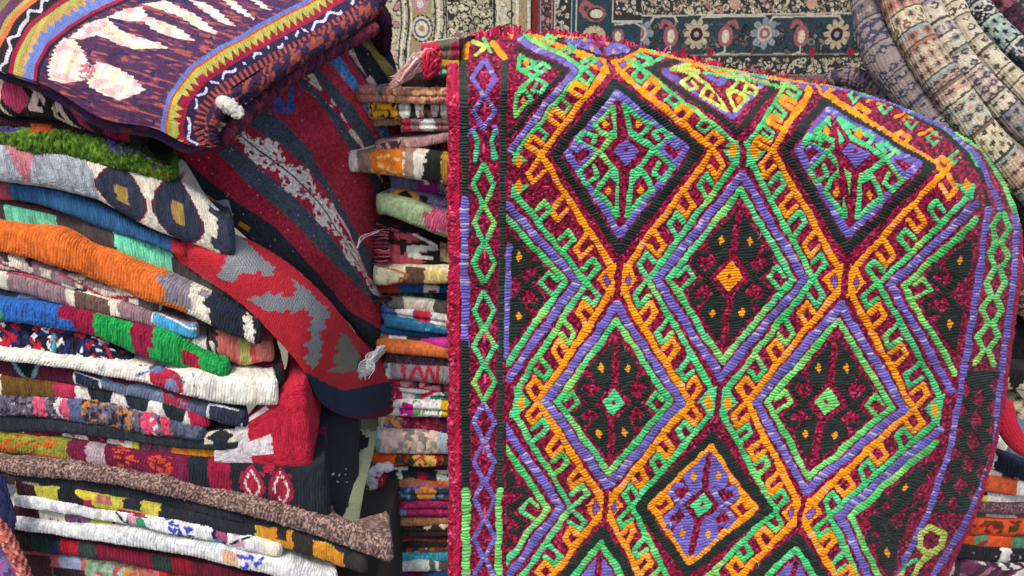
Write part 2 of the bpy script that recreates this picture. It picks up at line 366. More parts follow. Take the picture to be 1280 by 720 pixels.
def strands(name, lines, w, cols, parent=None, mat='y', seed=1, wig=1.0):
    """bundle of thin yarn ends; lines = list of (px,py,Y) polylines"""
    V, Fc, K, U = [], [], [], []; off = 0; m = 6
    for li, pts in enumerate(lines):
        n = 12; q, t = polyline(pts, n); q[:, 0] += wig * (vn(t / 6, li, seed) - .5) * 3; q[:, 1] += wig * (vn(t / 6, li, seed + 1) - .5) * 3
        P = at(q[:, 0], q[:, 1], q[:, 2]); tg = np.gradient(P, axis=0); tg /= np.linalg.norm(tg, axis=1, keepdims=True) + 1e-9
        vw = CAM - P; vw -= (vw * tg).sum(1, keepdims=True) * tg; vw /= np.linalg.norm(vw, axis=1, keepdims=True); sd = np.cross(tg, vw)
        r = w / 2 * PXW * (.8 + .4 * h2(li, 1, seed)) * np.linspace(1.05, .55, n)[:, None] * (1 + .25 * np.sin(t * 1.7 + li))[:, None]
        r[-1] *= .2
        for k in range(m):
            a = 2 * math.pi * k / m; V.append(P + vw * r * math.cos(a) + sd * r * math.sin(a))
        c = lin(cols[int(h2(li, 3, seed) * len(cols) * .999)]) * (.8 + .4 * h2(li, 4, seed))
        K.append(np.tile(c, (m * n, 1))); U.append(np.stack([np.tile(t, m), np.repeat(np.arange(m), n) * 1.0], 1))
        i = np.arange(n - 1)
        for k in range(m):
            a0 = off + k * n; a1 = off + ((k + 1) % m) * n
            Fc.append(np.stack([a0 + i, a0 + i + 1, a1 + i + 1, a1 + i], 1))
        off += m * n
    return mesh_raw(name, np.concatenate(V), np.concatenate(Fc), np.clip(np.concatenate(K), 0, 1), np.concatenate(U), MATS[mat], parent)
# ================================================================== the embroidered kilim
OR, GR, PU, BK, TE, YG, LG = '#f0940f', '#4cc47e', '#6c62ae', '#222c28', '#38b88a', '#bccc58', '#74cc6c'
RD, DR = '#96113a', '#3c091d'
TOPC = [(563,60),(590,47),(640,43),(700,43),(760,52),(830,66),(900,84),(1000,101),(1060,112),(1120,131),(1180,158),(1225,186),(1252,222),(1270,258)]
RGTC = [(1270,258),(1278,290),(1277,340),(1270,400),(1262,460),(1254,520),(1240,580),(1222,640),(1194,700),(1176,745)]
def dense(pts, n):
    a = np.array(pts, float); d = np.concatenate([[0], np.cumsum(np.hypot(*np.diff(a, axis=0).T))]); t = np.linspace(0, d[-1], n)
    return np.stack([curve(np.stack([d, a[:, k]], 1), t) for k in (0, 1)], 1)
ALLC = dense(TOPC + RGTC[1:], 64); k_ = int(np.argmin(np.abs(ALLC[:, 1] - 258) + (ALLC[:, 0] < 1200) * 999))
TOPC, RGTC = [tuple(v) for v in ALLC[:k_ + 1]], [tuple(v) for v in ALLC[k_:]]
def build_main():
    res = .8
    xs = np.arange(562, 1282, res); ys = np.arange(38, 746, res)
    PX, PY = np.meshgrid(xs, ys)
    a = np.array(TOPC + RGTC[1:], float)
    dist = np.full(PX.shape, 1e9); arc = np.zeros(PX.shape); L = 0
    for (xa, ya), (xb, yb) in zip(a[:-1], a[1:]):
        l = math.hypot(xb - xa, yb - ya); t = np.clip(((PX - xa) * (xb - xa) + (PY - ya) * (yb - ya)) / l / l, 0, 1)
        d = np.hypot(PX - xa - t * (xb - xa), PY - ya - t * (yb - ya)); m = d < dist
        dist = np.where(m, d, dist); arc = np.where(m, L + t * l, arc); L += l
    ytop = np.interp(xs, [p[0] for p in TOPC], [p[1] for p in TOPC]) + 1.5 * (vn(xs / 7, 0, 3) - .5)
    yy = [p[1] for p in RGTC]; xr = np.interp(ys, yy, [p[0] for p in RGTC]) + 2.0 * (vn(ys / 4, 0, 9) - .5)
    xr[ys < RGTC[0][1]] = 1290
    xl = 566 + 1.6 * (vn(ys / 4, 0, 5) - .5) + np.where(ys < 110, 1, 0)
    mask = (PY >= ytop[None]) & (PX <= xr[:, None]) & (PX >= xl[:, None])
    fr = np.clip((arc - 660) / 260, 0, 1); fr = fr * fr * (3 - 2 * fr)
    Rr = 72 * (1 - fr) + 120 * fr; A = .34 * (1 - fr) + .17 * fr
    k = np.clip(1 - dist / Rr, 0, 1)
    Y = 1.20 + A * k ** 2.0
    Y = Y + .012 * (vn(PX / 170, PY / 170, 3) - .5) * 2 + .006 * (vn(PX / 55, PY / 80, 8) - .5)
    # soft hollow where the cloth falls past the corner of the pile
    Y += .035 * np.exp(-((PX - 1175 + (PY - 400) * .12) / 45) ** 2) * np.clip((PY - 260) / 200, 0, 1)
    P = at(PX, PY, Y)
    WX = PX + 3.4 * (vn(PX / 19, PY / 19, 61) - .5) + 1.2 * (vn(PX / 5, PY / 5, 63) - .5); WY = PY + 3.4 * (vn(PX / 19, PY / 19, 62) - .5) + 1.2 * (vn(PX / 5, PY / 5, 64) - .5)
    D = Dye(WX, WY, DR, 5, 700); D.uni = (xs[0], ys[0], res, res)
    # looped ground of crimson and wine knots
    i = np.floor(PX / 2.7 + .5 * np.floor(PY / 2.3)); j = np.floor(PY / 2.3); q = h2(i, j, 2)
    lx = (PX / 2.7 + .5 * np.floor(PY / 2.3)) % 1 - .5; ly = (PY / 2.3) % 1 - .5; bump = np.clip(1 - (lx * lx + ly * ly) * 3.2, 0, 1)
    m = q < .50; D.col[m] = lin(RD); D.col[q < .08] = lin('#b4385e'); D.col[(q > .50) & (q < .74)] = lin('#5e0c27')
    D.col *= (.85 + .3 * h2(i, j, 7))[..., None]
    D.h = .25 + 1.1 * bump * (.45 + .55 * (q < .6))
    D.g0 = D.col.copy(); D.gh = D.h.copy()
    L_, Pg = D.line, D.poly
    xb_hi = np.interp(ys, [100, 190, 268, 350, 460, 560, 640, 708, 746], [1150, 1205, 1229, 1223, 1206, 1186, 1160, 1125, 1108])
    field = (PX > 633) & (PX < xb_hi[:, None])
    def cell(C0, T, Rr, B, Lf, main, frames, fig, dot, cen, hookc, sc=1.0, wf=1.0, quad=((1,-1),(1,1),(-1,-1),(-1,1)), figs=1.0, nodes=True, tophook=True):
        C0, T, Rr, B, Lf = [np.array(v, float) for v in (C0, T, Rr, B, Lf)]
        def M(a, b):
            p = C0 + abs(a) * ((Rr if a > 0 else Lf) - C0) + abs(b) * ((T if b < 0 else B) - C0); return (p[0], p[1])
        def ln(pts, w, c, **k):
            hue = 1 if c in (GR, TE, LG) else 0
            L_([M(*p) for p in pts], w * wf * 1.2, c, clip=field, hue=hue, **k)
        for sx, sy in quad:
            # hooked outline
            p0, p1 = (.09, .86), (.73, 0.0)
            ln([(sx * .055, sy * .93), (sx * p0[0], sy * p0[1]), (sx * p1[0], sy * p1[1])], 7.0 if main == OR else 6.2, main)
            for f in (.29, .64, 1.0):
                ax = p0[0] + (p1[0] - p0[0]) * f; ay = p0[1] + (p1[1] - p0[1]) * f
                h = [(sx * ax, sy * ay), (sx * (ax + .10), sy * (ay + .125)), (sx * (ax + .045), sy * (ay + .205)), (sx * (ax - .028), sy * (ay + .13))]
                ln(h, 5.6 if main == OR else 5.2, main)
            if nodes:      # half a bracket at the upper / lower node
                Pg([M(sx * .03, sy * .86), M(sx * .10, sy * .90), M(sx * .185, sy * 1.0), M(sx * .03, sy * 1.0)], main, clip=field)
        if nodes:
            for sx in (1, -1):
                for sy in sorted({q_[1] for q_ in quad}):
                    x, y = M(sx * .095, sy * .985)
                    if main == OR:
                        Pg([(x - 5, y), (x, y - 8), (x + 5, y), (x, y + 8)], '#8b1034', clip=field); Pg([(x - 3.5, y), (x, y - 6), (x + 3.5, y), (x, y + 6)], PU, clip=field)
                    else: Pg([(x - 5, y), (x, y - 9), (x + 5, y), (x, y + 9)], OR, clip=field)
        for c, a, b, w in frames:
            for sx, sy in quad: ln([(0, sy * b), (sx * a, 0)], w, c)
        if fig is None: return
        # inner figure
        def f(a, b): return (a * figs, b * figs)
        sxs = sorted({q_[0] for q_ in quad}); sys_ = sorted({q_[1] for q_ in quad})
        solid = fig == BK or fig == PU
        for sx in sxs:
            for sy in sys_:
                if (sx, sy) not in quad: continue
                g = lambda a, b: f(sx * a, sy * b)
                lobe = [g(.0, .55), g(.11, .43), g(.24, .285), g(.2, .19), g(.12, .10), g(.035, .10), g(.03, .5)]
                if solid: Pg([M(*p) for p in lobe], fig, clip=field)
                else:
                    for q_l in range(1): ln([g(.045, .46), g(.12, .37), g(.215, .28), g(.17, .20), g(.10, .12), g(.05, .16), g(.045, .46)], 5.6, fig); Pg([M(*g(a_, b_)) for a_, b_ in ((.05, .17), (.10, .13), (.13, .17), (.05, .24))], fig, clip=field, hue=1)
                ln([g(.10, .13), g(.215, .0)], 6.6 if solid else 6, fig)
                ln([g(.215, .0), g(.36, .13), g(.30, .215), g(.215, .17), g(.25, .10)] if not solid else [g(.215, 0), g(.34, .12), g(.30, .2), g(.235, .18)], 5.8 if solid else 5, fig)
                x, y = M(*g(.125, .285)); k = (4.2 if solid else 5) * wf
                Pg([(x - k, y), (x, y - k * 1.5), (x + k, y), (x, y + k * 1.5)], dot, clip=field)
                if hookc:
                    v = frames[-1][1] * .99
                    ln([(sx * (v - .10), sy * frames[-1][2] * .155), (sx * (v - .21), 0), (sx * (v - .145), -sy * .09 * 1)] + ([(sx * (v - .075), -sy * .02)]), 4.6, hookc) if sy > 0 else None
        x0, y0 = M(0, -.48 * figs); x1, y1 = M(0, .48 * figs)
        nl = 1
        D.line([(x0, y0 + 4), (x1, y1 - 4)], 6.4 * wf, 'ground', stitch=False, clip=field)
        dd = [M(0, -.125), M(.115, 0), M(0, .125), M(-.115, 0)]
        Pg([M(0, -.2), M(.18, 0), M(0, .2), M(-.18, 0)], 'ground', clip=field, stitch=False)
        if len(sxs) == 2: 
            Pg(dd, cen, clip=field, hue=0)
            x, y = M(0, 0); Pg([(x - 3.5, y), (x, y - 3.5), (x + 3.5, y), (x, y + 3.5)], RD, clip=field, stitch=False)
    N = dict(O01=(763,80), O02=(1015,108), G10=(636,197), G11=(931,187), G12=(1222,222), O11=(772,350), O12=(1055,350),
             G20=(638,503), G21=(897,503), G22=(1182,513), O20=(757,633), O21=(1001,641), G30=(615,775), G31=(850,757), G32=(1110,775))
    f1 = [(PU, .65, .80, 8.4), (GR, .545, .675, 6.6)]; f2 = [(BK, .615, .76, 9.5), (PU, .505, .65, 7.6)]
    # back rows first
    cell((748,57),(740,48),(835,62),(763,80),(650,46),OR,[(BK,.62,.7,4)],PU,OR,RD,None,wf=.6,nodes=False,figs=1.2)
    cell((640,100),(650,40),(763,80),(636,205),(520,100),GR,[(PU,.64,.85,8),(BK,.53,.66,7.5)],GR,OR,OR,None,wf=.75,quad=((1,-1),(1,1)))
    cell((897,98),(850,60),(1015,108),(931,187),(763,80),GR,[(BK,.63,.74,8),(PU,.50,.56,7)],YG,OR,PU,None,wf=.72,figs=1.05)
    cell((784,187),N['O01'],N['G11'],N['O11'],N['G10'],OR,f2,GR,OR,PU,PU,figs=1.1,wf=.95)
    cell((1070,190),N['O02'],N['G12'],N['O12'],(926,187),OR,f2,GR,OR,PU,PU,figs=1.1,wf=.95)
    cell((627,355),(636,232),N['O11'],N['G20'],(480,355),GR,f1,BK,OR,OR,GR,quad=((1,-1),(1,1)))
    cell((913,345),N['G11'],N['O12'],N['G21'],N['O11'],GR,f1,BK,OR,OR,GR)
    cell((1215,365),(1222,232),(1390,370),N['G22'],N['O12'],GR,[(PU,.64,.83,8),(LG,.54,.68,7)],BK,OR,OR,LG,quad=((-1,-1),(-1,1)))
    cell((767,503),N['O11'],N['G21'],N['O20'],N['G20'],OR,f1,BK,OR,GR,GR)
    cell((1033,503),N['O12'],N['G22'],N['O21'],N['G21'],OR,[(PU,.65,.80,8.4),(LG,.545,.675,6.6)],BK,OR,LG,LG)
    cell((597,640),(636,503),N['O20'],N['G30'],(480,640),GR,f1,BK,OR,OR,GR,quad=((1,-1),(1,1)))
    cell((877,630),N['G21'],N['O21'],N['G31'],N['O20'],GR,[(BK,.66,.66,10),(OR,.53,.56,7)],PU,OR,GR,OR,figs=1.0)
    cell((1135,650),N['G22'],(1290,660),(1100,790),N['O21'],GR,[(PU,.64,.83,8),(LG,.54,.70,7)],BK,OR,OR,None,quad=((-1,-1),(-1,1)))
    cell((742,765),N['O20'],N['G31'],(735,890),N['G30'],OR,[(BK,.66,.76,10),(GR,.54,.65,6.6)],PU,OR,PU,None)
    cell((985,768),N['O21'],N['G32'],(985,900),N['G31'],OR,[(BK,.66,.76,10),(GR,.54,.65,6.6)],PU,OR,PU,None)
    # strip between the last diamonds and the far edge
    def EL(pts, w, c): L_(pts, w, c, hue=1 if c in (GR, LG) else 0)
    for x, y in ((1085,128),(1118,146),(1150,170)):   # hooks on the far side of the last diamond
        L_([(x, y), (x + 14, y - 7), (x + 20, y + 1), (x + 11, y + 3)], 4.2, OR)
    for x, y in ((1070,113),(1108,128),(1142,146),(1170,166),(1196,190)):
        L_([(x, y), (x - 10, y + 8), (x - 3, y + 15), (x + 4, y + 8)], 4.2, GR, hue=1)
    EL([(1030,103),(1090,117),(1145,140),(1190,172),(1222,206)], 4.6, GR)
    EL([(1060,114),(1120,133),(1170,159),(1205,190),(1228,222),(1236,262)], 5.5, BK)
    EL([(880,82),(960,98),(1060,113),(1120,131),(1180,160),(1220,195),(1242,240),(1250,262)], 6.5, PU)
    for k in range(9): EL([(1100 + k * 16, 130 + k * 8 + k*k*.6), (1110 + k * 16, 132 + k * 8.5+k*k*.6)], 3.5, RD)
    EL([(862,76),(905,88),(1000,103),(1050,110)], 4.5, GR); EL([(858,74),(900,84),(940,92)], 4, OR)
    EL([(960,99),(1010,104),(1055,111)], 4, OR); EL([(800,62),(850,74),(900,92),(960,104)], 3.4, OR); EL([(880,92),(930,100),(990,112)], 3.2, GR)
    EL([(1040,107),(1110,122),(1183,156),(1227,187),(1252,228),(1268,262),(1271,276)], 7, LG)
    # right border
    bl = [(1236,262),(1229,300),(1221,360),(1206,450),(1187,560),(1160,640),(1128,705),(1112,740)]
    br = [(1268,272),(1270,310),(1262,380),(1256,440)]
    L_(bl, 8.2, PU); L_(br, 8.2, PU)
    L_([(1256,440),(1247,500),(1243,560),(1225,610),(1205,655),(1180,695),(1150,745)], 8.6, PU)
    def between(y, f):
        xl_ = np.interp(y, [p[1] for p in bl], [p[0] for p in bl]); xr_ = np.interp(y, [272,310,380,440,500,560,610,655,695,745],[1268,1270,1262,1256,1247,1243,1225,1205,1180,1150])
        return (xl_ + (xr_ - xl_) * f, y)
    for s_ in (1, -1):
        y = 268; pts = []
        k = 0
        while y < 470: pts.append(between(y, .5 + s_ * (.27 if k % 2 else .07))); y += 17; k += 1
        L_(pts, 7.2, LG, hue=1)
    bk = (PY > 462) & (PX > np.interp(PY, [p[1] for p in bl], [p[0] for p in bl]) + 4) & (PX < np.interp(PY, [440,500,560,610,655,695,745],[1256,1247,1243,1225,1205,1180,1150]) - 4)
    ripp = (np.floor(PY / 3.4)); D.col[bk] = (lin(BK) * 1.0)[None]; D.col[bk] *= (.8 + .4 * h2(ripp, 1, 3))[bk][:, None]; D.h[bk] = (2.6 * (.3 + .7 * np.abs(np.sin(math.pi * (WY + .15 * WX) / 3.4))))[bk]; D.col[bk] *= (.7 + .6 * h2(np.floor((WY + .15 * WX) / 3.4), np.floor(WX / 9), 31))[bk][:, None]
    for k, y in enumerate(range(484, 640, 27)):
        for f, dy in ((.10, 0), (.5, 13), (.9, -2)):
            x, yy_ = between(y + dy, f); r = 9 if f == .5 else 8
            mm = (np.abs(WX + 2.5 * (vn(PX / 4, PY / 4, 3) - .5) - x) / r + np.abs(WY - yy_) / (r * 1.45)) < 1.05; mm &= bk
            D.col[mm] = D.g0[mm]; D.h[mm] = D.gh[mm]
    m2 = bk & (PY > 640)
    D.col[m2] = D.g0[m2]; D.h[m2] = D.gh[m2]
    L_([(1150,668),(1162,660),(1178,668),(1176,684),(1160,694),(1148,684),(1150,668)], 8, YG); L_([(1162,690),(1150,705),(1142,720)], 7, YG); L_([(1128,712),(1120,725)], 7, YG); L_([(1146,700),(1128,708)],5,GR)
    # dark motif of the half diamond at the lower right
    L_([(1115,690),(1100,655),(1090,648),(1110,640),(1150,600),(1165,580)], 9, BK, clip=field); L_([(1105,650),(1125,668),(1135,640),(1150,628)], 7, BK, clip=field)
    # left border
    sp = [(70,250,'#2c3a33'),(250,430,PU),(430,612,BK),(612,746,LG)]
    for a0, a1, c in sp: L_([(579.5 + (a0 - 70) * .004, a0), (580.5 + (a1 - 70) * .004, a1)], 10.5, c, per=3.8)
    for a0, a1, c in [(72,612,'#2c3a33'),(612,746,LG)]: L_([(630 - (a0 - 70) * .011, a0), (630 - (a1 - 70) * .011, a1)], 9, c, per=3.8)
    L_([(636,308),(632,446)], 7, PU)
    L_([(583,49),(583,70)], 10, OR, per=3); L_([(616,54),(630,72)], 9, OR, per=3); L_([(592,52),(606,60),(596,68)], 5, YG); L_([(604,50),(612,66)], 5, LG)
    def chain(y0, y1, c, half, n, ph0=0):
        for s_ in (1, -1):
            pts = [(605 + s_ * half * (abs(((k / 2 + ph0) % 1) - .5) * 2 * .92 + .08), y0 + (y1 - y0) * k / n) for k in range(n + 1)]
            L_(pts, 6, c, hue=1 if c != PU else 0, per=3.2)
    chain(78, 160, PU, 14, 4, .5); L_([(592,160),(586,168)], 6, PU); L_([(619,160),(622,168)], 6, PU)
    L_([(592,166),(597,176),(594,200)], 6, TE, per=3.2); L_([(619,166),(614,176),(618,198)], 6, TE, per=3.2)
    chain(206, 352, GR, 13, 6, .5); L_([(596,356),(614,362)], 4, BK)
    chain(366, 500, GR, 13, 6, .5); chain(504, 746, PU, 13, 10, .5)
    for y in (133, 186, 316, 420, 474, 560, 640): 
        L_([(605, y - 5), (605, y + 5)], 3, '#d8466f', stitch=False)
    # coarse crimson overcast edges
    edge = (PX < 574) & (PY > 55); ke = np.floor((PY + (PX - 563) * 1.1) / 4.3)
    D.col[edge] = lin('#c01f48')[None] * (.55 + .75 * h2(ke, np.floor(PX / 5), 3))[edge][:, None]
    D.h[edge] = (2.6 * np.abs(np.sin(math.pi * (PY + (PX - 563) * 1.1) / 4.3)) ** .5 * np.clip((PX - 562) / 3, .3, 1))[edge]
    e2 = ((xr[:, None] - PX) < 7) & (PY > 300)
    D.col[e2] = lin('#a81a44')[None] * (.5 + .7 * h2(i, j, 9))[e2][:, None]; D.h[e2] = (2.2 * bump)[e2]
    D.h += .9 * (vn(PX / 11, PY / 11, 4) - .5) + .4 * (vn(PX / 3, PY / 3, 14) - .5)
    root = bpy.data.objects.new('embroidered_kilim', None); C.objects.link(root); root.location = at(900, 700, 1.25)
    tag(root, 'large crimson kilim with raised orange, green and purple hooked diamonds draped over the pile', 'kilim')
    bpy.context.view_layer.update()
    col = D.col * (.96 + .08 * vn(PX / 60, PY / 60, 5))[..., None]
    o = cloth('field', P, col, D.h, PX, PY, M_sou, None, mask=mask)
    parts = [o]
    # back layer: gives the draped cloth its thickness
    g = max(1, 6); Pb = P[::g, ::g] + np.array([0, .012, 0]); mk = mask[::g, ::g]
    cb = np.empty(Pb.shape); cb[:] = lin('#5a1028')
    parts.append(cloth('backing', Pb, cb, np.zeros(Pb.shape[:2]), PX[::g, ::g], PY[::g, ::g], M_kil, None, mask=mk))
    def Yat(px, py):
        ii = int(np.clip((px - xs[0]) / res, 0, len(xs) - 1)); jj = int(np.clip((py - ys[0]) / res, 0, len(ys) - 1)); return float(Y[jj, ii])
    # knotted fringe along the far edge
    rg = np.random.RandomState(4); ln_ = []
    for k in range(330):
        x = rg.uniform(582, 905) if rg.rand() < .85 else rg.uniform(905, 1040)
        if 660 < x < 690 or 760 < x < 868: 
            if rg.rand() < .75: continue
        y = float(np.interp(x, [p[0] for p in TOPC], [p[1] for p in TOPC])); yb = Yat(x, y + 2)
        hh = rg.uniform(2, 6) + (5 if 615 < x < 650 else 0); dx = rg.uniform(-6, 6)
        ln_.append([(x, y + 4, yb - .002), (x + dx * .4, y - hh * .6, yb + .005), (x + dx, y - hh, yb + .012), (x + dx * 1.4, y - hh * .7 + rg.uniform(-2, 3), yb + .016)])
    ln_.append([(x, float(np.interp(x, [p[0] for p in TOPC], [p[1] for p in TOPC])) + 3, Yat(x, float(np.interp(x, [p[0] for p in TOPC], [p[1] for p in TOPC])) + 3) - .001) for x in range(580, 1045, 20)])
    parts.append(strands('fringe', ln_, 3.4, ['#c81f4c', '#a8143c', '#de4a72', '#8c1034'], seed=3))
    # overcast selvedge cord down the hanging edge
    pts = [(566.5 + 1.2 * math.sin(y / 23), y, Yat(570, max(y, 70)) + .004) for y in range(62, 750, 14)]
    parts.append(tube('selvedge', pts, 5.2, '#b51b44', [('o', 0, 700, '#dc5678', 260, 1.6, .2, .8), ('o', 0, 700, '#7c0f30', 260, 1.6, .2, .8)], mat='y', res=.9, shag=3.0, amp=1.2))
    # loose wool hairs standing off the embroidery
    ln_ = []
    for k in range(14):
        x = rg.uniform(585, 1190); y = rg.uniform(110, 710); yb = Yat(x, y); a = rg.uniform(0, 6.28); l = rg.uniform(5, 13)
        parts.append(strands('loose_thread', [[(x, y, yb - .001), (x + l * .5 * math.cos(a), y + l * .5 * math.sin(a), yb - .006), (x + l * math.cos(a + .5), y + l * math.sin(a + .5), yb - .004)]], .8, ['#d8d0c8', '#b8a8a0', '#c23a60'], seed=9 + k))
    for p in parts: p.parent = root; p.matrix_parent_inverse = root.matrix_world.inverted()
build_main()
# ================================================================== left pile
GL = 'folded rugs in the left pile'
CR, NV, BK2, BR, MN, ORG, MV = '#e6dcc8', '#252c3c', '#1c1e24', '#4a403e', '#6fd0a8', '#e0702c', '#8a7078'
def LP(label, top, bot, Y, base, cmds, **k): return folded(label, top, bot, Y, base, cmds, group=GL, **k)
def Xat(x): return x
# --- grey and white rug with dark diamonds
LP('grey and white flat-woven rug with two dark blue-black diamonds near its corner', [(-60,182),(0,184),(60,190),(110,202),(160,213),(225,231),(270,262),(288,280)], [(-60,222),(0,229),(60,236),(120,253),(180,285),(230,305),(275,319),(288,321)], .985, '#a9adb6',
   [('b',-60,4,'#b4b7be'),('d',30,.05,24,.75,'#cf7f8a'),('b',108,300,CR),('e',108,.6,13,.35,'#a9adb6'),('b',100,112,'#a9adb6',0,.35),
    ('d',151,.52,34,.62,'#6a2438'),('d',151,.52,31,.56,'#333a4c'),('b',145,160,'#b08d4c',.44,.58),('d',223,.52,34,.60,'#6a2438'),('d',223,.52,31,.54,'#333a4c'),('b',216,231,'#b08d4c',.42,.58),
    ('b',272,340,'#3a4050'),('b',262,275,'#3a4050',.55,.75),('b',262,276,'#3a4050',.12,.28),('d',187,.03,9,.13,'#333a4c')], rc=.008)
# --- green shaggy rug
g = LP('bright green shaggy rug edge under the dark patterned kilim', [(-60,160),(0,166),(80,168),(150,186),(200,209),(213,216)], [(-60,183),(0,187),(100,199),(160,213),(205,223),(213,224)], .99, '#52741f',
   [('o',-60,215,'#739634',260,1.5,.0,1),('o',-60,215,'#34561a',240,1.5,0,1),('b',-20,25,'#4a3578',0,.22),('b',38,66,'#b04420',0,.22),('o',130,200,'#4d3c86',22,2.2,0,.35),('o',185,215,'#8a4a2a',8,2)], mat='p', shag=3.2, rc=.008, wob=1.6)
# --- dark kilim with pink medallions, just under the top one
LP('black kilim with cream lattice and pink medallions right under the top kilim', [(-60,80),(0,88),(60,104),(110,122),(160,150),(178,160)], [(-60,138),(0,144),(60,152),(100,163),(140,177),(178,182)], 1.0, '#241c22',
   [('d',18,.50,19,.28,'#a83858'),('d',-30,.5,19,.3,'#a83858'),('l',[(-10,.1),(8,.3),(-5,.6),(8,.95)],4,'#d8bdb0'),('l',[(44,.1),(54,.35),(36,.62),(62,.62),(74,.5),(86,.8),(100,.95),(128,1)],6.5,'#dcc0b4'),
    ('l',[(40,.3),(52,.45),(70,.72),(90,.9)],5,'#dcc0b4'),('d',58,.62,8,.16,'#241c22'),('l',[(78,.2),(96,.55),(110,.8)],8,'#96314c'),('b',112,126,'#c8922c',.3,.55),('e',144,.6,18,.34,'#96213f'),('e',100,.2,8,.12,'#96213f')], rc=.008)
LP('dark maroon rug edge with a short orange stripe above the green one', [(-60,140),(0,146),(80,157),(130,176),(172,196)], [(-60,160),(0,166),(80,169),(130,186),(172,206)], 1.005, '#2e1218', [('b',40,64,'#b8431c',.4,.9),('b',-60,0,'#241826'),('b',100,200,'#181418')])
# --- blue edge (its grey and red end hangs down as a drape further right)
LP('steel blue ribbed rug edge below the grey and white rug', [(-60,222),(0,229),(60,238),(120,255),(180,287),(215,300),(232,309)], [(-60,244),(0,249),(30,252),(120,284),(180,304),(215,318),(232,324)], 1.0, '#2f5f8a',
   [('b',-60,12,'#a8485a'),('b',12,24,'#2f5f8a',.3,.75),('b',216,300,'#c02a38'),('s',0,.12,'#1f4468')], rc=.008)
LP('dark brown rug with mint green steps and a thin pink edge', [(-60,240),(0,250),(80,270),(150,291),(220,320),(300,366),(336,396)], [(-60,275),(0,283),(100,302),(200,345),(260,372),(310,400),(336,418)], 1.01, BR,
   [('s',0,.16,'#7c3a4c'),('b',8,72,MN,.25,.75),('b',30,80,MN,.55,1),('b',-60,-10,MN),('l',[(20,1),(80,.95),(140,1)],3,'#b0586a'),('b',144,216,'#72d4ac',.1,1),('b',150,170,BR,.8,1),('b',178,186,BR,.0,.14),('b',252,300,'#4b9a7a',.0,.45),('b',246,290,'#c87078',.6,.95),('b',296,300,'#7a6a60',.1,.9)], rc=.008)
LP('burnt orange ribbed rug edge ending in grey, cream and black blocks', [(-60,270),(0,281),(80,294),(150,322),(200,346),(240,362),(290,384),(322,408)], [(-60,310),(0,318),(100,346),(180,378),(215,388),(260,408),(300,426),(322,434)], .99, ORG,
   [('b',206,400,'#8d8490'),('b',198,215,'#8d8490',.1,.35),('b',206,230,ORG,.62,1),('b',238,400,CR),('b',232,250,CR,.6,1),('b',262,306,'#202838'),('b',256,270,'#202838',.1,.45),('b',306,318,CR,.5,.95),('b',318,420,'#2a2a30'),('b',250,262,'#8d8490',0,.25)], rc=.008)
LP('cream rug edge crowded with small brown and grey marks', [(-60,305),(0,317),(60,334),(110,349),(160,362),(196,374)], [(-60,324),(0,338),(60,352),(110,372),(160,385),(196,392)], 1.0, '#d6c8ba',
   [('j',-60,200,['#d9cbbd','#6c5a58','#3a3234','#cfc0b2','#8d7476','#e4dac8'],11,4),('l',[(-20,.4),(40,.7),(80,.3),(130,.6),(190,.3)],2.2,'#a03248'),('b',40,76,'#8a6d72',.1,.9),('b',52,64,'#cdbcae',.3,.6),('b',175,200,'#5a5258')])
LP('mauve brown rug edge with cream frames and one light blue block', [(-60,326),(0,340),(60,354),(130,375),(200,394),(244,410)], [(-60,350),(0,363),(60,378),(100,388),(160,402),(200,414),(244,424)], .995, '#957a80',
   [('b',-60,10,CR),('l',[(10,.15),(80,.1)],2.4,'#b02a40'),('b',84,148,CR),('b',93,136,'#6a5248',.15,.85),('b',190,196,CR),('b',193,246,'#4fa6d6',.12,1),('b',186,196,'#957a80',.5,1),('l',[(193,.1),(222,.2),(246,.4)],3,'#ecebe6')], rc=.008)
LP('thin rug edge of grey, red and yellow lines over the bright blue rug', [(-60,352),(0,363),(60,378),(110,390),(150,400),(240,424)], [(-60,362),(0,374),(60,388),(110,399),(150,408),(240,432)], 1.0, '#8e96a8',
   [('s',.45,.7,'#a83242'),('j',-60,240,['#c8562e','#a83242','#8e96a8','#d2b23c'],9,3,.55,1),('b',-60,22,'#3a3844'),('j',150,245,['#6b3030','#3f6a4a','#c8a24c','#8f2f3a'],5,2)], wob=.5)
LP('plain white rug fold with a black zigzag, under the light blue block', [(130,394),(180,404),(230,418),(262,430),(268,434)], [(130,402),(180,418),(230,436),(262,446),(268,446)], 1.005, '#dcd8cc', [('b',131,140,'#b0b860'),('l',[(258,-.1),(262,.5),(270,1.1)],5,'#2a2428')], rc=.008)
LP('salmon pink rug end with a lime block beside the dark corner', [(262,412),(300,424),(338,432)], [(262,442),(290,456),(338,452)], 1.01, '#cf7468', [('b',262,272,'#32262c'),('b',300,314,'#b0b060'),('z',275,300,'#b85a58',12,1,.2),('b',314,320,'#c04a50')], rc=.008)
LP('bright blue and crimson rug edge with green woven blocks', [(-60,370),(0,378),(60,384),(100,392),(160,406),(220,426),(282,458)], [(-60,394),(0,401),(60,410),(120,422),(160,440),(225,462),(256,468),(282,472)], .985, '#8c1238',
   [('b',-60,74,'#2b62ae'),('b',-60,4,'#2f9a4a',.3,.7),('b',74,92,'#2b62ae',.45,1),('b',118,166,'#1f9a48',.05,.7),('b',128,166,'#1f9a48',.6,.95),('b',192,300,'#1f9a48'),('b',186,200,'#1f9a48',.5,1),('b',228,250,'#a8203a',.35,.65),('b',229,300,'#1a8a40',0,.15)], rc=.008, shag=1.2)
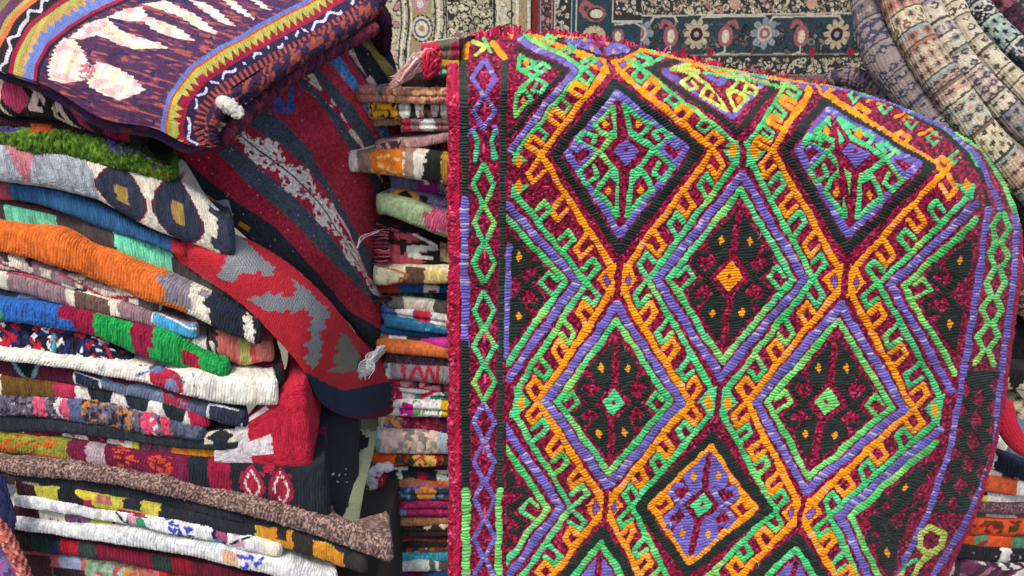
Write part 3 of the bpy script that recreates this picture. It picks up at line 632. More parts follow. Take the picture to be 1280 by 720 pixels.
LP('navy rug edge crowded with red, white and black brocade knots', [(-60,395),(0,402),(60,411),(110,420),(150,440),(160,444)], [(-60,432),(0,438),(60,446),(110,452),(150,456),(160,457)], .995, '#1f2444',
   [('o',-60,155,'#14141c',120,3.2,0,1),('o',-60,155,'#f0eef0',85,2.8),('o',-60,155,'#c02436',50,4.2),('o',-60,155,'#27306a',40,3),('l',[(70,.3),(64,.9)],5,'#3fa8b0'),('l',[(-10,.2),(20,.5)],4,'#c02436'),('l',[(132,.2),(150,1)],4,'#c8283a'),('s',.86,1.1,'#14141a')], rc=.008, shag=1.6)
LP('dark green and crimson ribbed rug whose end shows behind the white one', [(150,440),(220,446),(300,456),(352,460)], [(150,468),(220,474),(300,486),(352,486)], 1.02, '#26302e',
   [('s',0,.34,'#6e1230'),('s',.34,.42,'#26302e'),('b',340,352,'#26302e')], rc=.008)
LP('cream white rug with a small red and blue ornament and dotted lines', [(-60,432),(0,441),(80,450),(160,458),(240,468),(310,474),(344,477)], [(-60,444),(0,450),(80,460),(130,470),(180,481),(230,496),(300,508),(344,507)], .98, '#e4dfd2',
   [('e',208,.5,21,.42,'#b22440'),('e',196,.12,10,.2,'#5a6a90'),('e',214,.62,9,.2,'#7a86a8'),('l',[(172,.5),(190,.25),(200,.0)],3,'#8a8fb0'),('o',170,250,'#5a5f80',16,1.4,.05,.5),('o',160,250,'#a83248',14,1.8,.5,.9),('l',[(216,.85),(290,1.0)],1.8,'#8088a0'),('b',316,322,'#cfc8b8')], rc=.008, mat='f')
LP('maroon rug edge with black panels outlined in pale teal', [(-60,442),(0,450),(60,456),(130,470),(170,480)], [(-60,464),(0,472),(60,478),(130,490),(170,494)], .995, '#5a1832', [('d',34,.2,20,.8,'#6fa0b0'),('d',34,.15,16,.65,'#16181c'),('b',-40,-10,'#16181c')], rc=.008)
LP('grey blue rug edge ending in a navy tab framed by white lines', [(92,467),(130,474),(200,490),(260,506),(306,518)], [(92,480),(130,488),(200,506),(250,522),(290,534),(306,536)], .985, '#6a7890',
   [('b',92,126,'#2c3448'),('l',[(92,.1),(126,.3),(124,.9),(94,.8),(92,.1)],2.8,'#e8e8e8'),('b',204,236,'#a83246'),('o',200,240,'#6a7890',14,2),('b',236,330,'#50586c'),('b',262,330,'#2c3446'),('l',[(300,.08),(262,.2),(258,.85),(300,1.0),(302,.6)],3,'#e4e4e2')], rc=.008)
LP('olive brown and pink rug edge turning white with dark half rounds', [(-60,464),(0,470),(90,482),(160,494),(240,514),(258,520)], [(-60,492),(0,498),(90,502),(140,510),(200,524),(240,536),(258,536)], .99, '#e2d8d0',
   [('b',-60,4,CR),('b',2,72,'#6b4c1e'),('b',68,94,'#b2304e'),('e',126,.15,16,.62,'#1e2a2e'),('e',172,.1,16,.66,'#1e2a2e'),('e',218,.15,15,.6,'#1e2a2e'),('b',236,300,'#b42046')], rc=.008)
LP('purple grey brocaded rug edge with pink tufts and gold scrolls', [(-60,490),(0,497),(100,502),(160,510),(220,524),(252,534)], [(-60,514),(0,520),(60,524),(120,532),(200,546),(252,552)], .985, '#6d6474',
   [('o',-60,250,'#3a3240',110,2.4),('o',-60,250,'#9a929e',60,2),('b',42,58,'#d05a76',.1,.9),('d',80,.4,12,.6,'#e8ddd8'),('d',82,.5,8,.45,'#d05a76'),('b',86,104,'#5a6288'),('o',104,165,'#c8802e',26,2.6),('o',100,165,'#2e2630',26,2),('d',188,.5,11,.6,'#d8486a'),('o',180,196,'#efe4e0',5,2),('b',202,214,'#d8486a'),('b',214,300,'#5a5e74')], rc=.008, shag=1.5)
LP('charcoal ribbed rug edge between the brocaded rug and the yellow one', [(-60,512),(0,518),(80,526),(160,538),(250,546),(300,541)], [(-60,534),(0,541),(80,543),(160,553),(230,562),(290,562),(300,560)], .99, '#2b3038', [('b',255,302,'#d8d0b8',0,.5),('d',276,.3,17,.35,'#22262c'),('o',60,220,'#3c4450',30,1.4)], rc=.008)
# --- red thick folded rug whose end bulks up
LP('wine and yellow rug edge with white and orange scallops along its top', [(-60,524),(0,533),(60,536),(140,548),(220,556),(285,564)], [(-60,534),(0,541),(60,552),(140,562),(220,578),(285,582)], 1.0, '#6a1f3a',
   [('b',-60,30,'#ddd4c8',0,.6),('e',95,.45,16,.4,'#e9e2d4'),('e',152,.5,18,.42,'#e6dccf'),('e',170,.5,5,.35,'#c8c23a'),('b',178,215,'#7a4a5a'),('o',180,215,'#4a2c38',14,1.5),('e',248,.55,34,.55,'#e08a1c'),('o',60,160,'#c04066',14,2,0,.4)], rc=.008)
LP('bright red ribbed rug folded thick, with white finger stripes at its left', [(268,562),(290,545),(312,526),(345,503),(384,480)], [(268,581),(285,583),(320,585),(350,587),(374,588)], .99, '#b81e38',
   [('b',268,312,'#ddd2d4'),('b',310,338,'#ddd2d4',.08,.2),('b',290,340,'#ddd2d4',.48,.62),('b',300,335,'#ddd2d4',.82,1.0),('l',[(268,.95),(310,1.0)],4,'#c02a44')], rc=.008, bx=-.1, side=.2, folds=1)
# --- the folded edge lines of its far side
LP('wine and olive rug with orange crosses, dark blocks and red flowers', [(-60,534),(0,542),(60,552),(110,560),(200,572),(300,583),(360,588),(408,582)], [(-60,560),(0,566),(80,578),(130,588),(200,603),(260,613),(340,632),(400,648),(426,650)][:-1]+[(408,650)], .985, '#6e1638',
   [('b',-60,86,'#8c8a30'),('o',-40,72,'#c8581e',46,3),('o',-60,86,'#5a5420',20,2),('b',108,131,'#b09aa0'),('o',140,172,'#d4512e',26,2.6,.0,1),('o',188,214,'#c8452a',26,2.6),('b',236,262,'#1e242c'),('b',262,289,'#96163a'),('b',289,500,'#1d222b'),
    ('d',316,.5,17,.46,'#a01c3c'),('d',316,.5,11,.30,'#d8ccc4'),('d',316,.5,8,.2,'#a01c3c'),('d',352,.5,17,.42,'#a01c3c'),('d',352,.5,11,.28,'#d8ccc4'),('d',352,.5,8,.19,'#a01c3c'),('o',302,372,'#a01c3c',30,2.2),('b',308,375,'#a01a3c',.86,1.1),('b',330,345,'#a01c3c',.0,.25),('d',360,.92,12,.1,'#c8c8b0'),('l',[(370,.98),(392,.78),(384,.95),(396,1.0)],3,'#d8d0cc')], rc=.008, side=.2, bx=-.2)
LP('mottled brown and pink speckled rug running the whole width of the pile', [(-60,566),(0,576),(100,583),(200,601),(300,623),(400,648),(460,668),(488,680)], [(-60,582),(0,591),(100,601),(200,618),(300,643),(400,673),(460,694),(488,704)], .975, '#745a52',
   [('o',-60,560,'#b4968a',900,1.3,0,1),('o',-60,560,'#54403e',900,1.3,0,1),('v','#a88c80',.3),('v2','#5c4644',.25)], mat='p', rc=.006, shag=1.2, lid=24, bx=-.2, side=.06)
LP('slate black ribbed rug edge under the speckled rug', [(-60,580),(0,591),(100,601),(200,618),(300,643),(400,675),(440,690)], [(-60,596),(0,604),(100,618),(200,634),(300,655),(350,670),(440,706)], .985, '#2a2c33', [('b',28,50,'#a08c80',.5,1),('b',-60,28,'#3a3036')], rc=.008)
LP('lime yellow, black and crimson patchwork rug edge below the slate one', [(20,602),(100,616),(200,636),(300,656),(380,672),(458,700)], [(20,622),(100,634),(200,652),(300,672),(380,694),(458,722)], .98, '#b8b040',
   [('b',20,46,'#32161e'),('b',74,104,'#1c1c22'),('b',104,116,'#a0264a',.4,1),('e',108,.15,14,.3,'#d2bc3c'),('b',120,140,'#b07060',.1,.5),('b',148,176,'#a0264a',.5,1),('b',154,184,'#1e242e',.0,.5),('b',176,200,'#c2b648',0,.6),('b',200,320,'#262a30'),('b',322,366,'#d08a28',.1,.9),('b',346,360,'#2a2420',0,.5),('b',366,396,'#332c2c'),('b',392,436,'#d08a28',.15,1),('b',404,414,'#2a2420',.7,1),('b',430,470,'#343230')], rc=.008)
LP('white rug edge with scribbled blue and pink motifs', [(18,620),(60,626),(150,640),(200,650),(270,662),(340,680),(350,684)], [(18,634),(60,640),(130,652),(200,666),(270,680),(330,696),(350,700)], .975, '#e3e3e0',
   [('l',[(146,.3),(158,.7),(162,.3),(168,.9)],3,'#22332e'),('b',160,178,'#d69aa8',.1,.8),('b',168,184,'#a02a4c',0,.3),('e',176,.6,6,.3,'#2f9a70'),('o',208,240,'#3a4eb0',14,2.6,.1,.8),('b',216,240,'#a02444',0,.12),('b',266,284,'#1e2430'),('b',270,284,'#b05078',.2,.6),('e',272,.75,6,.2,'#4aa8cc'),('l',[(288,.6),(312,.2)],2.6,'#20242a'),('o',288,320,'#c89ab0',10,2.6),('b',328,352,'#e6dfc4')], rc=.008)
LP('narrow maroon rug edge with cream, purple and mustard blocks', [(18,634),(60,640),(130,652),(200,666),(250,676),(300,688)], [(18,646),(60,652),(130,660),(200,672),(250,682),(300,694)], .982, '#3c1626', [('b',50,82,'#d6cbb8'),('b',82,112,'#8a5a80'),('b',112,142,'#a8b030'),('b',142,212,'#c8a024'),('b',212,300,'#33202c'),('o',60,110,'#232a44',14,2.2,.6,1)], wob=.4, rc=.006)
LP('long plain white rug edge with pale orange and blue marks at its end', [(-60,636),(0,646),(80,656),(140,664),(220,674),(300,692),(380,710),(420,722)], [(-60,652),(0,660),(80,672),(150,682),(220,694),(300,712),(340,722),(420,745)], .972, '#dadad8', [('b',278,296,'#e0b088',.2,.6),('o',298,330,'#4a58c0',14,2.6,.2,.8),('o',120,260,'#c8ccd0',30,2)], rc=.008)
LP('dark red and bottle green patchwork rug edge near the bottom', [(-60,652),(0,661),(80,673),(150,684),(220,696),(300,714),(380,736)], [(-60,680),(0,688),(80,696),(150,706),(220,720),(300,740),(380,762)], .985, '#5c1226', [('b',-20,40,'#241c1e'),('b',40,62,'#1f3a30'),('b',62,76,'#1f2440'),('b',76,98,'#ac1a2a'),('b',98,122,'#2a3a34'),('b',122,190,'#7c1430'),('b',190,215,'#2a3a34'),('b',215,240,'#8a1428'),('s',0,.25,'#3c0e1c')], rc=.008)
LP('salmon rug edge with blue grey rosette and sage dashes, lowest of the left pile', [(30,690),(100,698),(180,710),(260,724),(340,742)], [(30,728),(100,736),(180,748),(260,760),(340,774)], .99, '#b25a5c',
   [('e',90,.3,14,.3,'#8e96b4'),('b',68,108,'#2a1e24',.45,.62),('j',108,175,['#7aa47c','#c8883c','#b25a5c','#a9b8a4'],7,4),('b',200,226,'#b01e2c',0,.4),('b',226,262,'#2e7a58',.0,.5),('b',30,66,'#3a2228',.2,1)], rc=.008)
# --- plaited rug coil at the bottom left corner
r = bpy.data.objects.new('braided_rug', None); C.objects.link(r); r.location = at(20, 700, .93); tag(r, 'rug corner with salmon plaited border and purple magenta stripes at bottom left', 'rug')
bpy.context.view_layer.update()
def kid(o, root): o.parent = root; o.matrix_parent_inverse = root.matrix_world.inverted(); return o
def zip_(D, q): D.h += 2.0 * np.abs(np.sin((D.S * .9 + np.abs(D.T - D.H / 2) * 1.2) / 3.0)) ** .7
kid(tube('plaited_border', [(-14,640,.95),(2,662,.94),(16,688,.93),(28,712,.92),(40,745,.91)], 7.5, '#a85a50', [('o',0,120,'#5e2c30',60,2,.2,.8),('o',0,120,'#c88474',50,1.8,.2,.8)], fn=zip_), r)
kid(tube('striped_edge', [(-22,655,.955),(-6,680,.94),(8,706,.93),(20,745,.92)], 12, '#5c4a80', [('j',0,130,['#5c4a80','#a83a92','#473a66','#6b6a90'],6,6)]), r)
kid(tube('white_edge', [(-34,680,.95),(-10,700,.94),(2,720,.93),(6,750,.92)], 13, '#d8d4da', [('j',0,130,['#d8d4da','#4a4450','#e8e4e8'],7,4)]), r)
# --- navy tassel hanging at the left edge
rg = np.random.RandomState(8)
o = strands('yarn_tassel', [[(-8 + rg.uniform(-6, 14), 596 + rg.uniform(0, 6), .955), (4 + rg.uniform(-8, 9), 625, .95), (6 + rg.uniform(-10, 12), 655, .945), (10 + rg.uniform(-14, 8), 668 + rg.uniform(-14, 16), .945)] for _ in range(34)], 3.4, ['#1a2448', '#222c58', '#141a34'], seed=5)
tag(o, 'dark navy yarn tassel hanging over the left pile at the picture edge', 'tassel')
# ================================================================== dark flap group right of the left pile
def patch(name, c0, c1, d0, d1, nu, nv, base, cmds, mat='k', H=None, parent=None, bul=0.0, painter=None, ripple=.3, seed=1):
    G = coons(c0, c1, d0, d1, nu, nv)
    u = np.linspace(0, 1, nu)[None]; v = np.linspace(0, 1, nv)[:, None]
    G[..., 2] -= bul * (4 * v * (1 - v)) * np.minimum(1, 6 * np.minimum(u, 1 - u) + .3)
    P = at(G[..., 0], G[..., 1], G[..., 2])
    su = np.linalg.norm(np.diff(G[nv // 2, :, :2], axis=0), axis=1).sum(); sv = np.linalg.norm(np.diff(G[:, nu // 2, :2], axis=0), axis=1).sum()
    S = u * su + 0 * v; T = v * sv + 0 * u
    D = Dye(S, T, base, seed, sv); D.PX, D.PY = G[..., 0], G[..., 1]; D.run(cmds)
    if painter: painter(D)
    D.col *= (1 + .16 * (h2(np.floor(S / 1.5), np.floor(T / 5), seed) - .5))[..., None]
    D.h += ripple * np.abs(np.sin(S * math.pi / 3.1)) + 2.2 * (vn(S / 30, T / 22, seed) - .5) + .5 * (vn(S / 4, T / 4, seed + 2) - .5)
    # wrap the rim round to a back layer so that the cloth has thickness
    N_ = grid_normals(P); 
    if (N_ * (CAM - P)).sum() < 0: N_ = -N_
    Pf = P + N_ * (D.h[..., None] * PXW); Bk = P - N_ * .007
    V = np.concatenate([Pf.reshape(-1, 3), Bk.reshape(-1, 3)]); n = nu * nv
    f0 = grid_faces(nv, nu); f1 = f0[:, ::-1] + n; i = np.arange(n).reshape(nv, nu)
    ring = np.concatenate([i[0, :-1], i[:-1, -1], i[-1, :0:-1], i[:0:-1, 0]]); r2 = np.roll(ring, -1)
    fs = np.stack([ring, r2, r2 + n, ring + n], 1)
    if np.dot(np.cross(P[0, 1] - P[0, 0], P[1, 0] - P[0, 0]), CAM - P[0, 0]) > 0: f0 = f0[:, ::-1]; f1 = f1[:, ::-1]
    cl = D.col.reshape(-1, 3); uv = np.stack([S, T], -1).reshape(-1, 2)
    return mesh_raw(name, V, np.concatenate([f0, f1, fs]), np.concatenate([cl, cl * .8]), np.concatenate([uv, uv]), MATS[mat], parent)
o = patch('folded_kilim', [(372,588,1.03),(384,530,1.08),(400,478,1.15)], [(440,655,1.03),(448,590,1.12),(446,490,1.2)], [(372,588,1.03),(405,632,1.015),(440,655,1.03)], [(400,478,1.15),(424,474,1.18),(446,490,1.2)], 120, 60, '#1b1f27', [('o',35,60,'#c8ccd0',10,.8,.5,.9)], bul=.02, seed=21)
tag(o, 'plain black navy rug end standing upright right of the thick red rug', 'rug', GL)
o = patch('folded_kilim', [(418,600,1.10),(420,560,1.14),(424,490,1.24)], [(430,604,1.11),(436,560,1.15),(446,490,1.25)], [(418,600,1.10),(430,604,1.11)], [(424,490,1.24),(446,490,1.25)], 90, 24, '#8a2e16', [('s',0,.3,'#a8411c')], bul=.01, seed=22)
tag(o, 'narrow rust orange rug fold glimpsed in the dark gap', 'rug', GL)
o = patch('folded_kilim', [(414,646,1.015),(424,600,1.10),(446,560,1.2),(452,480,1.36)], [(447,657,1.03),(458,600,1.12),(468,560,1.22),(474,480,1.38)], [(414,646,1.015),(447,657,1.03)], [(452,480,1.36),(474,480,1.38)], 150, 46, '#aab085',
   [('z',0,150,'#1d1518',40,-.02,.55),('e',20,.2,10,.28,'#5a2238'),('e',48,.05,9,.22,'#5a2238'),('b',96,110,'#1d1518',.0,.6),('b',118,150,'#747a58')], bul=.012, seed=23)
tag(o, 'pale olive rug flap with maroon and black stepped edge in the gap between piles', 'rug', GL)
# --- red and grey stepped drape
def p_red(D):
    S, T, H = D.S, D.T, D.H; X, Y_ = D.PX, D.PY
    r = lin('#c02836'); g = lin('#74757a'); D.col[:] = r
    st = lambda a, k=5: np.round(a / k) * k
    w = 6 * (np.abs(((X + Y_) / 13) % 1 - .5) * 2)      # toothed border between colours
    XJ = X + 4.5 * (np.abs(((Y_ + .3 * X) / 8.5) % 1 - .5) * 2 - .5)
    def fill(pts, c, ox, oy):
        pts = [(ox + x / 3.6, oy + y / 3.6) for x, y in pts]; ins = np.zeros(X.shape, bool)
        for i in range(len(pts)):
            (xa, ya), (xb, yb) = pts[i], pts[(i + 1) % len(pts)]
            if ya == yb: continue
            ins ^= ((ya > Y_) != (yb > Y_)) & (XJ < (xb - xa) * (Y_ - ya) / (yb - ya) + xa)
        D.col[ins] = lin(c)
    fill([(190,470),(150,600),(115,670),(180,695),(230,650),(270,660),(300,640),(320,670),(360,665),(370,630),(320,590),(270,540),(230,500)], '#8a8b8e', 240, 160)
    fill([(250,120),(290,105),(320,110),(350,80),(360,110),(400,90),(410,115),(450,110),(470,85),(445,25),(530,90),(560,130),(600,160),(620,205),(585,215),(600,240),(570,280),(590,330),(570,350),(585,375),(545,440),(500,385),(530,350),(500,330),(540,290),(520,260),(540,210),(500,160),(480,175),(450,190),(430,165),(400,185),(380,170),(340,180),(320,165)], '#85878a', 240, 340)
    fill([(670,275),(700,290),(740,360),(770,410),(760,440),(680,455),(610,448),(650,420),(630,390),(660,360),(640,340),(660,310)], '#7c7a6c', 240, 340)
    fill([(480,440),(540,462),(600,500),(680,532),(760,518),(900,490),(900,800),(480,800)], '#243246', 240, 340)
    fill([(560,560),(620,625),(700,650),(800,640),(900,600),(900,800),(480,800)], '#5c1830', 240, 340)
    D.h += .8 * np.abs(np.sin((X * .83 + Y_ * -.55) * math.pi / 3.3))
    D.h += .4 * np.abs(np.sin(Y_ * math.pi / 3))
o = patch('draped_kilim', [(192,306,1.04),(240,338,1.01),(310,388,1.0),(352,432,1.01),(382,470,1.03),(398,502,1.06),(432,524,1.13),(470,526,1.24),(506,512,1.33)],
          [(222,280,1.04),(290,292,1.03),(345,318,1.05),(395,360,1.08),(430,400,1.14),(455,428,1.25),(480,446,1.31),(506,452,1.34)],
          [(192,306,1.04),(208,292,1.03),(222,280,1.04)], [(506,508,1.32),(508,480,1.33),(506,452,1.34)], 330, 120, '#b4202e', [], bul=.018, painter=p_red, seed=24)
tag(o, 'scarlet kilim with grey toothed zigzags drooping off the left pile into a navy rounded fold', 'kilim')
# --- striped red and navy drape
BND = [
 [(150,160),(180,185),(240,240),(305,297),(350,330),(394,376),(434,404),(470,440)],
 [(150,135),(175,150),(245,212),(295,252),(343,285),(394,340),(434,387),(479,415)],
 [(150,90),(200,130),(270,188),(307,227),(357,271),(395,310),(445,357),(480,390)],
 [(200,95),(250,145),(293,182),(329,215),(370,252),(407,290),(434,327),(459,358),(480,385)],
 [(250,100),(312,160),(351,182),(384,212),(407,243),(434,293),(450,325),(480,372)],
 [(270,90),(330,135),(359,160),(384,188),(412,238),(434,274),(450,298),(480,350)],
 [(290,30),(359,97),(395,125),(420,164),(445,200),(480,262)],
 [(330,50),(374,95),(400,120),(420,145),(446,182),(480,240)],
 [(340,35),(384,80),(418,130),(448,172),(480,228)],
 [(350,35),(390,76),(434,125),(465,168),(490,210)],
 [(370,35),(404,70),(440,111),(462,147),(490,195)],
 [(385,30),(418,62),(445,100),(462,126),(490,170)],
 [(400,20),(430,58),(452,95),(470,118),(490,150)],
 [(410,20),(440,60),(460,92),(476,112),(490,135)],
 [(420,20),(440,46),(462,64),(478,90),(490,112)],
 [(440,20),(452,40),(470,58),(484,78),(500,100)],
]
SC = ['#2a2d34','#2a2d34','#a82438','#48525c','#ac2a40','#48525c','#ac2a3c','#48525c','#b03648','#4e5a64','#c43848','#4c90c8','#b03848','#262a30','#2a2a2e','#938045','#2a2a30','#7a2038']
def p_str(D):
    X, Y_ = D.PX + 2.0 * (vn(D.S / 9, D.T / 9, 31) - .5), D.PY
    idx = np.zeros(X.shape, int); B = [ext(b, X) for b in BND]
    for k, f in enumerate(B): idx += (Y_ < f).astype(int)
    pal = np.array([lin(c) for c in SC]); D.col[:] = pal[np.clip(idx, 0, len(SC) - 1)]
    def inb(k0, k1): return (B[k0] - Y_) / np.maximum(B[k0] - B[k1], 1)
    # cream serrated leaves down the wide crimson stripe (between curve 2/3 and 4)
    f = inb(3, 4); s_ = D.S; m = (idx == 4 - 0) if False else ((Y_ < B[3]) & (Y_ > B[4]))
    D.col[m] = lin('#ac2a40')
    per = 56.0; a = ((X * .68 + Y_ * .73) / per) % 1; g = np.abs(f - .47)
    barb = .15 + .40 * np.where(a < .42, (a / .42), np.clip((1 - a) / .58, 0, 1)) + .05 * np.sign(np.sin((X + Y_) / 2.3))
    cut = (np.hypot((a - .30) * 3.2, (g - .24) * 3.0) < .20) | (np.hypot((a - .66) * 3.2, (g - .2) * 4.0) < .2)
    D.col[m & (g < barb) & ~cut] = lin('#ecdccf'); D.col[m & (g < .025)] = lin('#3a1a24')
    D.col[m & (g < barb) & (vn(X / 4, Y_ / 4, 77) > .80)] = lin('#a84a5c')
    m = (Y_ < B[7]) & (Y_ > B[8]); f = inb(7, 8); a = ((X * .62 + Y_ * .78) / 44.0) % 1; D.col[m] = lin('#ac2a40')
    D.col[m & (np.abs(f - .5) < .55 * (1 - a)) & (vn(X / 5, Y_ / 5, 5) < .7)] = lin('#ecdccf')
    m = (Y_ < B[12]) & (Y_ > B[13]); f = inb(12, 13); a = ((X * .62 + Y_ * .78) / 40.0) % 1
    D.col[m & (np.abs(f - .5) < .5 * (1 - a))] = lin('#d8b8b0')
    # blue smudge of brocade on the second crimson stripe
    m = (idx == 6) & (vn(X / 3, Y_ / 14 + X / 14, 6) > .5) & (np.hypot(X - 352, Y_ - 122) < 22); D.col[m] = lin('#3e5aa8')
    m = (idx == 11) & (vn(X / 4, Y_ / 4, 16) > .72); D.col[m] = lin('#7aa4c8')
    # wool flecks
    fl = h2(np.floor(X / 1.6), np.floor(Y_ / 1.6), 8); D.col[fl > .9955] = lin('#c88a94'); 
    e1 = np.floor((X * .8 + Y_ * .6) / 2.3); e2_ = np.floor((X * -.6 + Y_ * .8) / 1.9 + .5 * (e1 % 2))
    D.col *= (.62 + .76 * h2(e1, e2_, 3))[..., None] * (.85 + .3 * vn(X / 24, Y_ / 24, 12))[..., None]
    D.h += 1.1 * np.abs(np.sin((X * .8 + Y_ * .6) / 2.3 * math.pi)) + .9 * np.abs(np.sin(((X * -.6 + Y_ * .8) / 1.9 + .5 * (e1 % 2)) * math.pi)) + 5 * (vn(X / 70, Y_ / 50, 19) - .5)
    # orange stitches along the lower black hem
    for k, (x, y) in enumerate([(228,221),(241,232),(262,249),(284,266),(304,283)]):
        dx, dy = D.PX - x, D.PY - y; u = dx * .83 + dy * .55; v = -dx * .55 + dy * .83
        mm = (np.abs(u) < 8) & (np.abs(v) < 3.2 - abs(k - 3) * .2); D.col[mm] = lin('#c8801c'); D.h[mm] += 2.0
root = bpy.data.objects.new('draped_kilim', None); C.objects.link(root); root.location = at(400, 300, 1.2)
tag(root, 'crimson and dark slate striped kilim with cream leaf motifs draped between the two piles', 'kilim')
bpy.context.view_layer.update()
o = patch('striped_cloth', [(140,150,1.09),(180,182,1.08),(240,238,1.07),(305,293,1.07),(350,330,1.08),(394,376,1.15),(434,404,1.22),(466,450,1.33)],
          [(380,-20,1.34),(430,5,1.36),(470,36,1.37),(488,66,1.37),(496,110,1.37),(500,180,1.40),(500,300,1.42),(500,470,1.38)],
          [(140,150,1.09),(220,90,1.16),(300,20,1.28),(380,-20,1.34)], [(466,450,1.33),(478,470,1.35),(490,474,1.36),(500,470,1.38)], 420, 400, '#8c1632', [], bul=.05, painter=p_str, ripple=.0, seed=25)
kid(o, root)
ln_ = [[(416,258,1.14),(436,290,1.15),(450,322,1.17),(462,352,1.2)], [(416,259,1.14),(438,296,1.15),(452,330,1.17),(466,358,1.2)], [(446,310,1.18),(452,296,1.19),(472,289,1.25)], [(446,311,1.18),(453,298,1.19),(474,287,1.25)]]
kid(strands('loose_threads', ln_, 1.6, ['#d8a8b0', '#e8dcd8'], seed=4, wig=.6), root)
# ================================================================== the top kilim of the left pile
def p_top(D):
    X, Y_ = D.PX, D.PY
    # nested border bands run parallel to the turned edge; e = distance (px) inward from it
    edge = [(300,215),(262,180),(252,160),(262,140),(300,112),(350,74),(400,44),(450,14),(490,-20)]
    def dist(pts):
        dm = np.full(X.shape, 1e9); sgn = np.ones(X.shape); s0 = 0; arc = np.zeros(X.shape)
        for (xa, ya), (xb, yb) in zip(pts[:-1], pts[1:]):
            l = math.hypot(xb - xa, yb - ya); t = np.clip(((X - xa) * (xb - xa) + (Y_ - ya) * (yb - ya)) / l / l, 0, 1)
            d = np.hypot(X - xa - t * (xb - xa), Y_ - ya - t * (yb - ya)); m = d < dm; dm[m] = d[m]
            cr = ((xb - xa) * (Y_ - ya) - (yb - ya) * (X - xa)); sgn[m] = np.sign(cr)[m]; arc[m] = (s0 + t * l)[m]; s0 += l
        return dm * sgn, arc
    e, arc = dist([(262,215),(253,180),(245,160),(250,138),(268,115),(300,94),(350,66),(400,40),(445,12),(480,-20)])
    e = -e
    D.col[:] = lin('#4c2c4c')
    # mottled brown field stripes
    q = vn(X / 16 , Y_ / 3.0, 41) ; D.col[(q > .56)] = lin('#7c3a3c'); D.col[(q > .72)] = lin('#b0523e'); D.col[vn(X / 9, Y_ / 5, 45) > .8] = lin('#2a2a56')
    n = lambda k, a: a * (np.abs((arc / k) % 1 - .5) * 2)
    # from the turned edge inward
    D.col[(e < 8)] = lin('#2c1e3c')
    m = (e < 4) & (((arc / 7) % 1) < .5); D.col[m] = lin('#a84a3a')
    D.col[(e >= 4) & (e < 16)] = lin('#2f2344')
    wv = np.sin(arc / 3.4) * 3 + np.sin(arc / 7) * 1.5; D.col[(np.abs(e - 10 - wv) < 1.9) & (vn(arc / 5, 0, 3) > .35)] = lin('#cfcbe0')
    D.col[(e >= 16) & (e < 27)] = lin('#9c1c38')
    D.col[(e >= 20 + 0) & (e - 20 > n(9, 11))] = lin('#a8a84c')
    D.col[(e >= 32) & (e < 36)] = lin('#b4a046'); D.col[(e >= 36) & (e < 39)] = lin('#b0522c'); D.col[(e >= 39) & (e < 44)] = lin('#5a72b4')
    inner = e >= 44; D.col[inner] = lin('#4c2c4c')
    q = vn(X / 15 + Y_ / 20, Y_ / 2.6 - X / 9, 41); D.col[inner & (q > .58)] = lin('#6c3650'); D.col[inner & (q > .74)] = lin('#a05448'); D.col[inner & (vn(X / 8, Y_ / 4, 45) > .82)] = lin('#2a2a56')
    # large cream toothed leaves
    def leaf(pts, c='#e2d0c6'):
        inside = np.zeros(X.shape, bool); k = len(pts); xj = X + 4 * (np.abs((Y_ / 5.2) % 1 - .5) * 2 - .5); 
        for i in range(k):
            (xa, ya), (xb, yb) = pts[i], pts[(i + 1) % k]
            if ya == yb: continue
            inside ^= ((ya > Y_) != (yb > Y_)) & (xj < (xb - xa) * (Y_ - ya) / (yb - ya) + xa)
        D.col[inside] = lin(c); z = inside & (vn(X / 12, Y_ / 9, 51) > .66); D.col[z] = lin('#d6d2ae'); D.col[inside & (vn(X / 10, Y_ / 6, 53) > .66)] = lin('#dcb0a8')
    for pts in ([(60,83),(68,60),(79,46),(92,49),(103,64),(111,80),(107,100),(83,105),(62,100)], [(122,78),(144,83),(167,97),(182,113),(167,119),(151,126),(130,119),(111,108),(108,92)],
        [(86,46),(108,30),(133,22),(146,34),(155,40),(178,49),(200,55),(211,62),(189,62),(167,62),(146,56),(133,48),(119,44),(100,50)], [(133,22),(155,11),(178,8),(184,20),(195,25),(217,33),(233,42),(243,51),(222,49),(205,45),(190,37),(178,27),(155,25)],
        [(178,5),(208,0),(228,11),(244,19),(261,31),(274,43),(256,39),(239,31),(222,20),(200,12)], [(236,-2),(258,4),(278,17),(296,34),(281,30),(264,20),(250,12)], [(276,-3),(294,2),(308,14),(319,26),(306,20),(292,12)], [(306,-8),(326,2),(340,14),(326,10)]): leaf(pts)
    z = (np.hypot((X - 108) / 12, (Y_ - 90) / 10) < 1) & (vn(X / 3, Y_ / 2, 9) > .4); D.col[z] = lin('#b8707c')
    # left hand border: crimson, blue-ochre toothed band, dotted black band
    e2, a2 = dist([(47,120),(52,84),(64,60),(90,38),(120,20),(160,2),(200,-16)]); e2 = -e2 if (e2[(np.abs(X - 20) + np.abs(Y_ - 40)) < 40].mean() < 0) else e2
    w = e2 > 0
    D.col[w] = lin('#8c1c3a'); tz = 5 * (np.abs((a2 / 11) % 1 - .5) * 2)
    D.col[w & (e2 < 4)] = lin('#241c2c'); D.col[(e2 >= 4) & (e2 < 8)] = lin('#a41c3e')
    D.col[(e2 >= 8) & (e2 < 34)] = lin('#6a7cbc'); D.col[(e2 >= 16 + tz * 1.6) & (e2 < 34)] = lin('#b89456'); D.col[(e2 >= 28) & (e2 < 34)] = lin('#a8a850')
    D.col[(e2 >= 34) & (e2 < 40)] = lin('#9c1c38'); D.col[(e2 >= 40) & (e2 < 56)] = lin('#221c22')
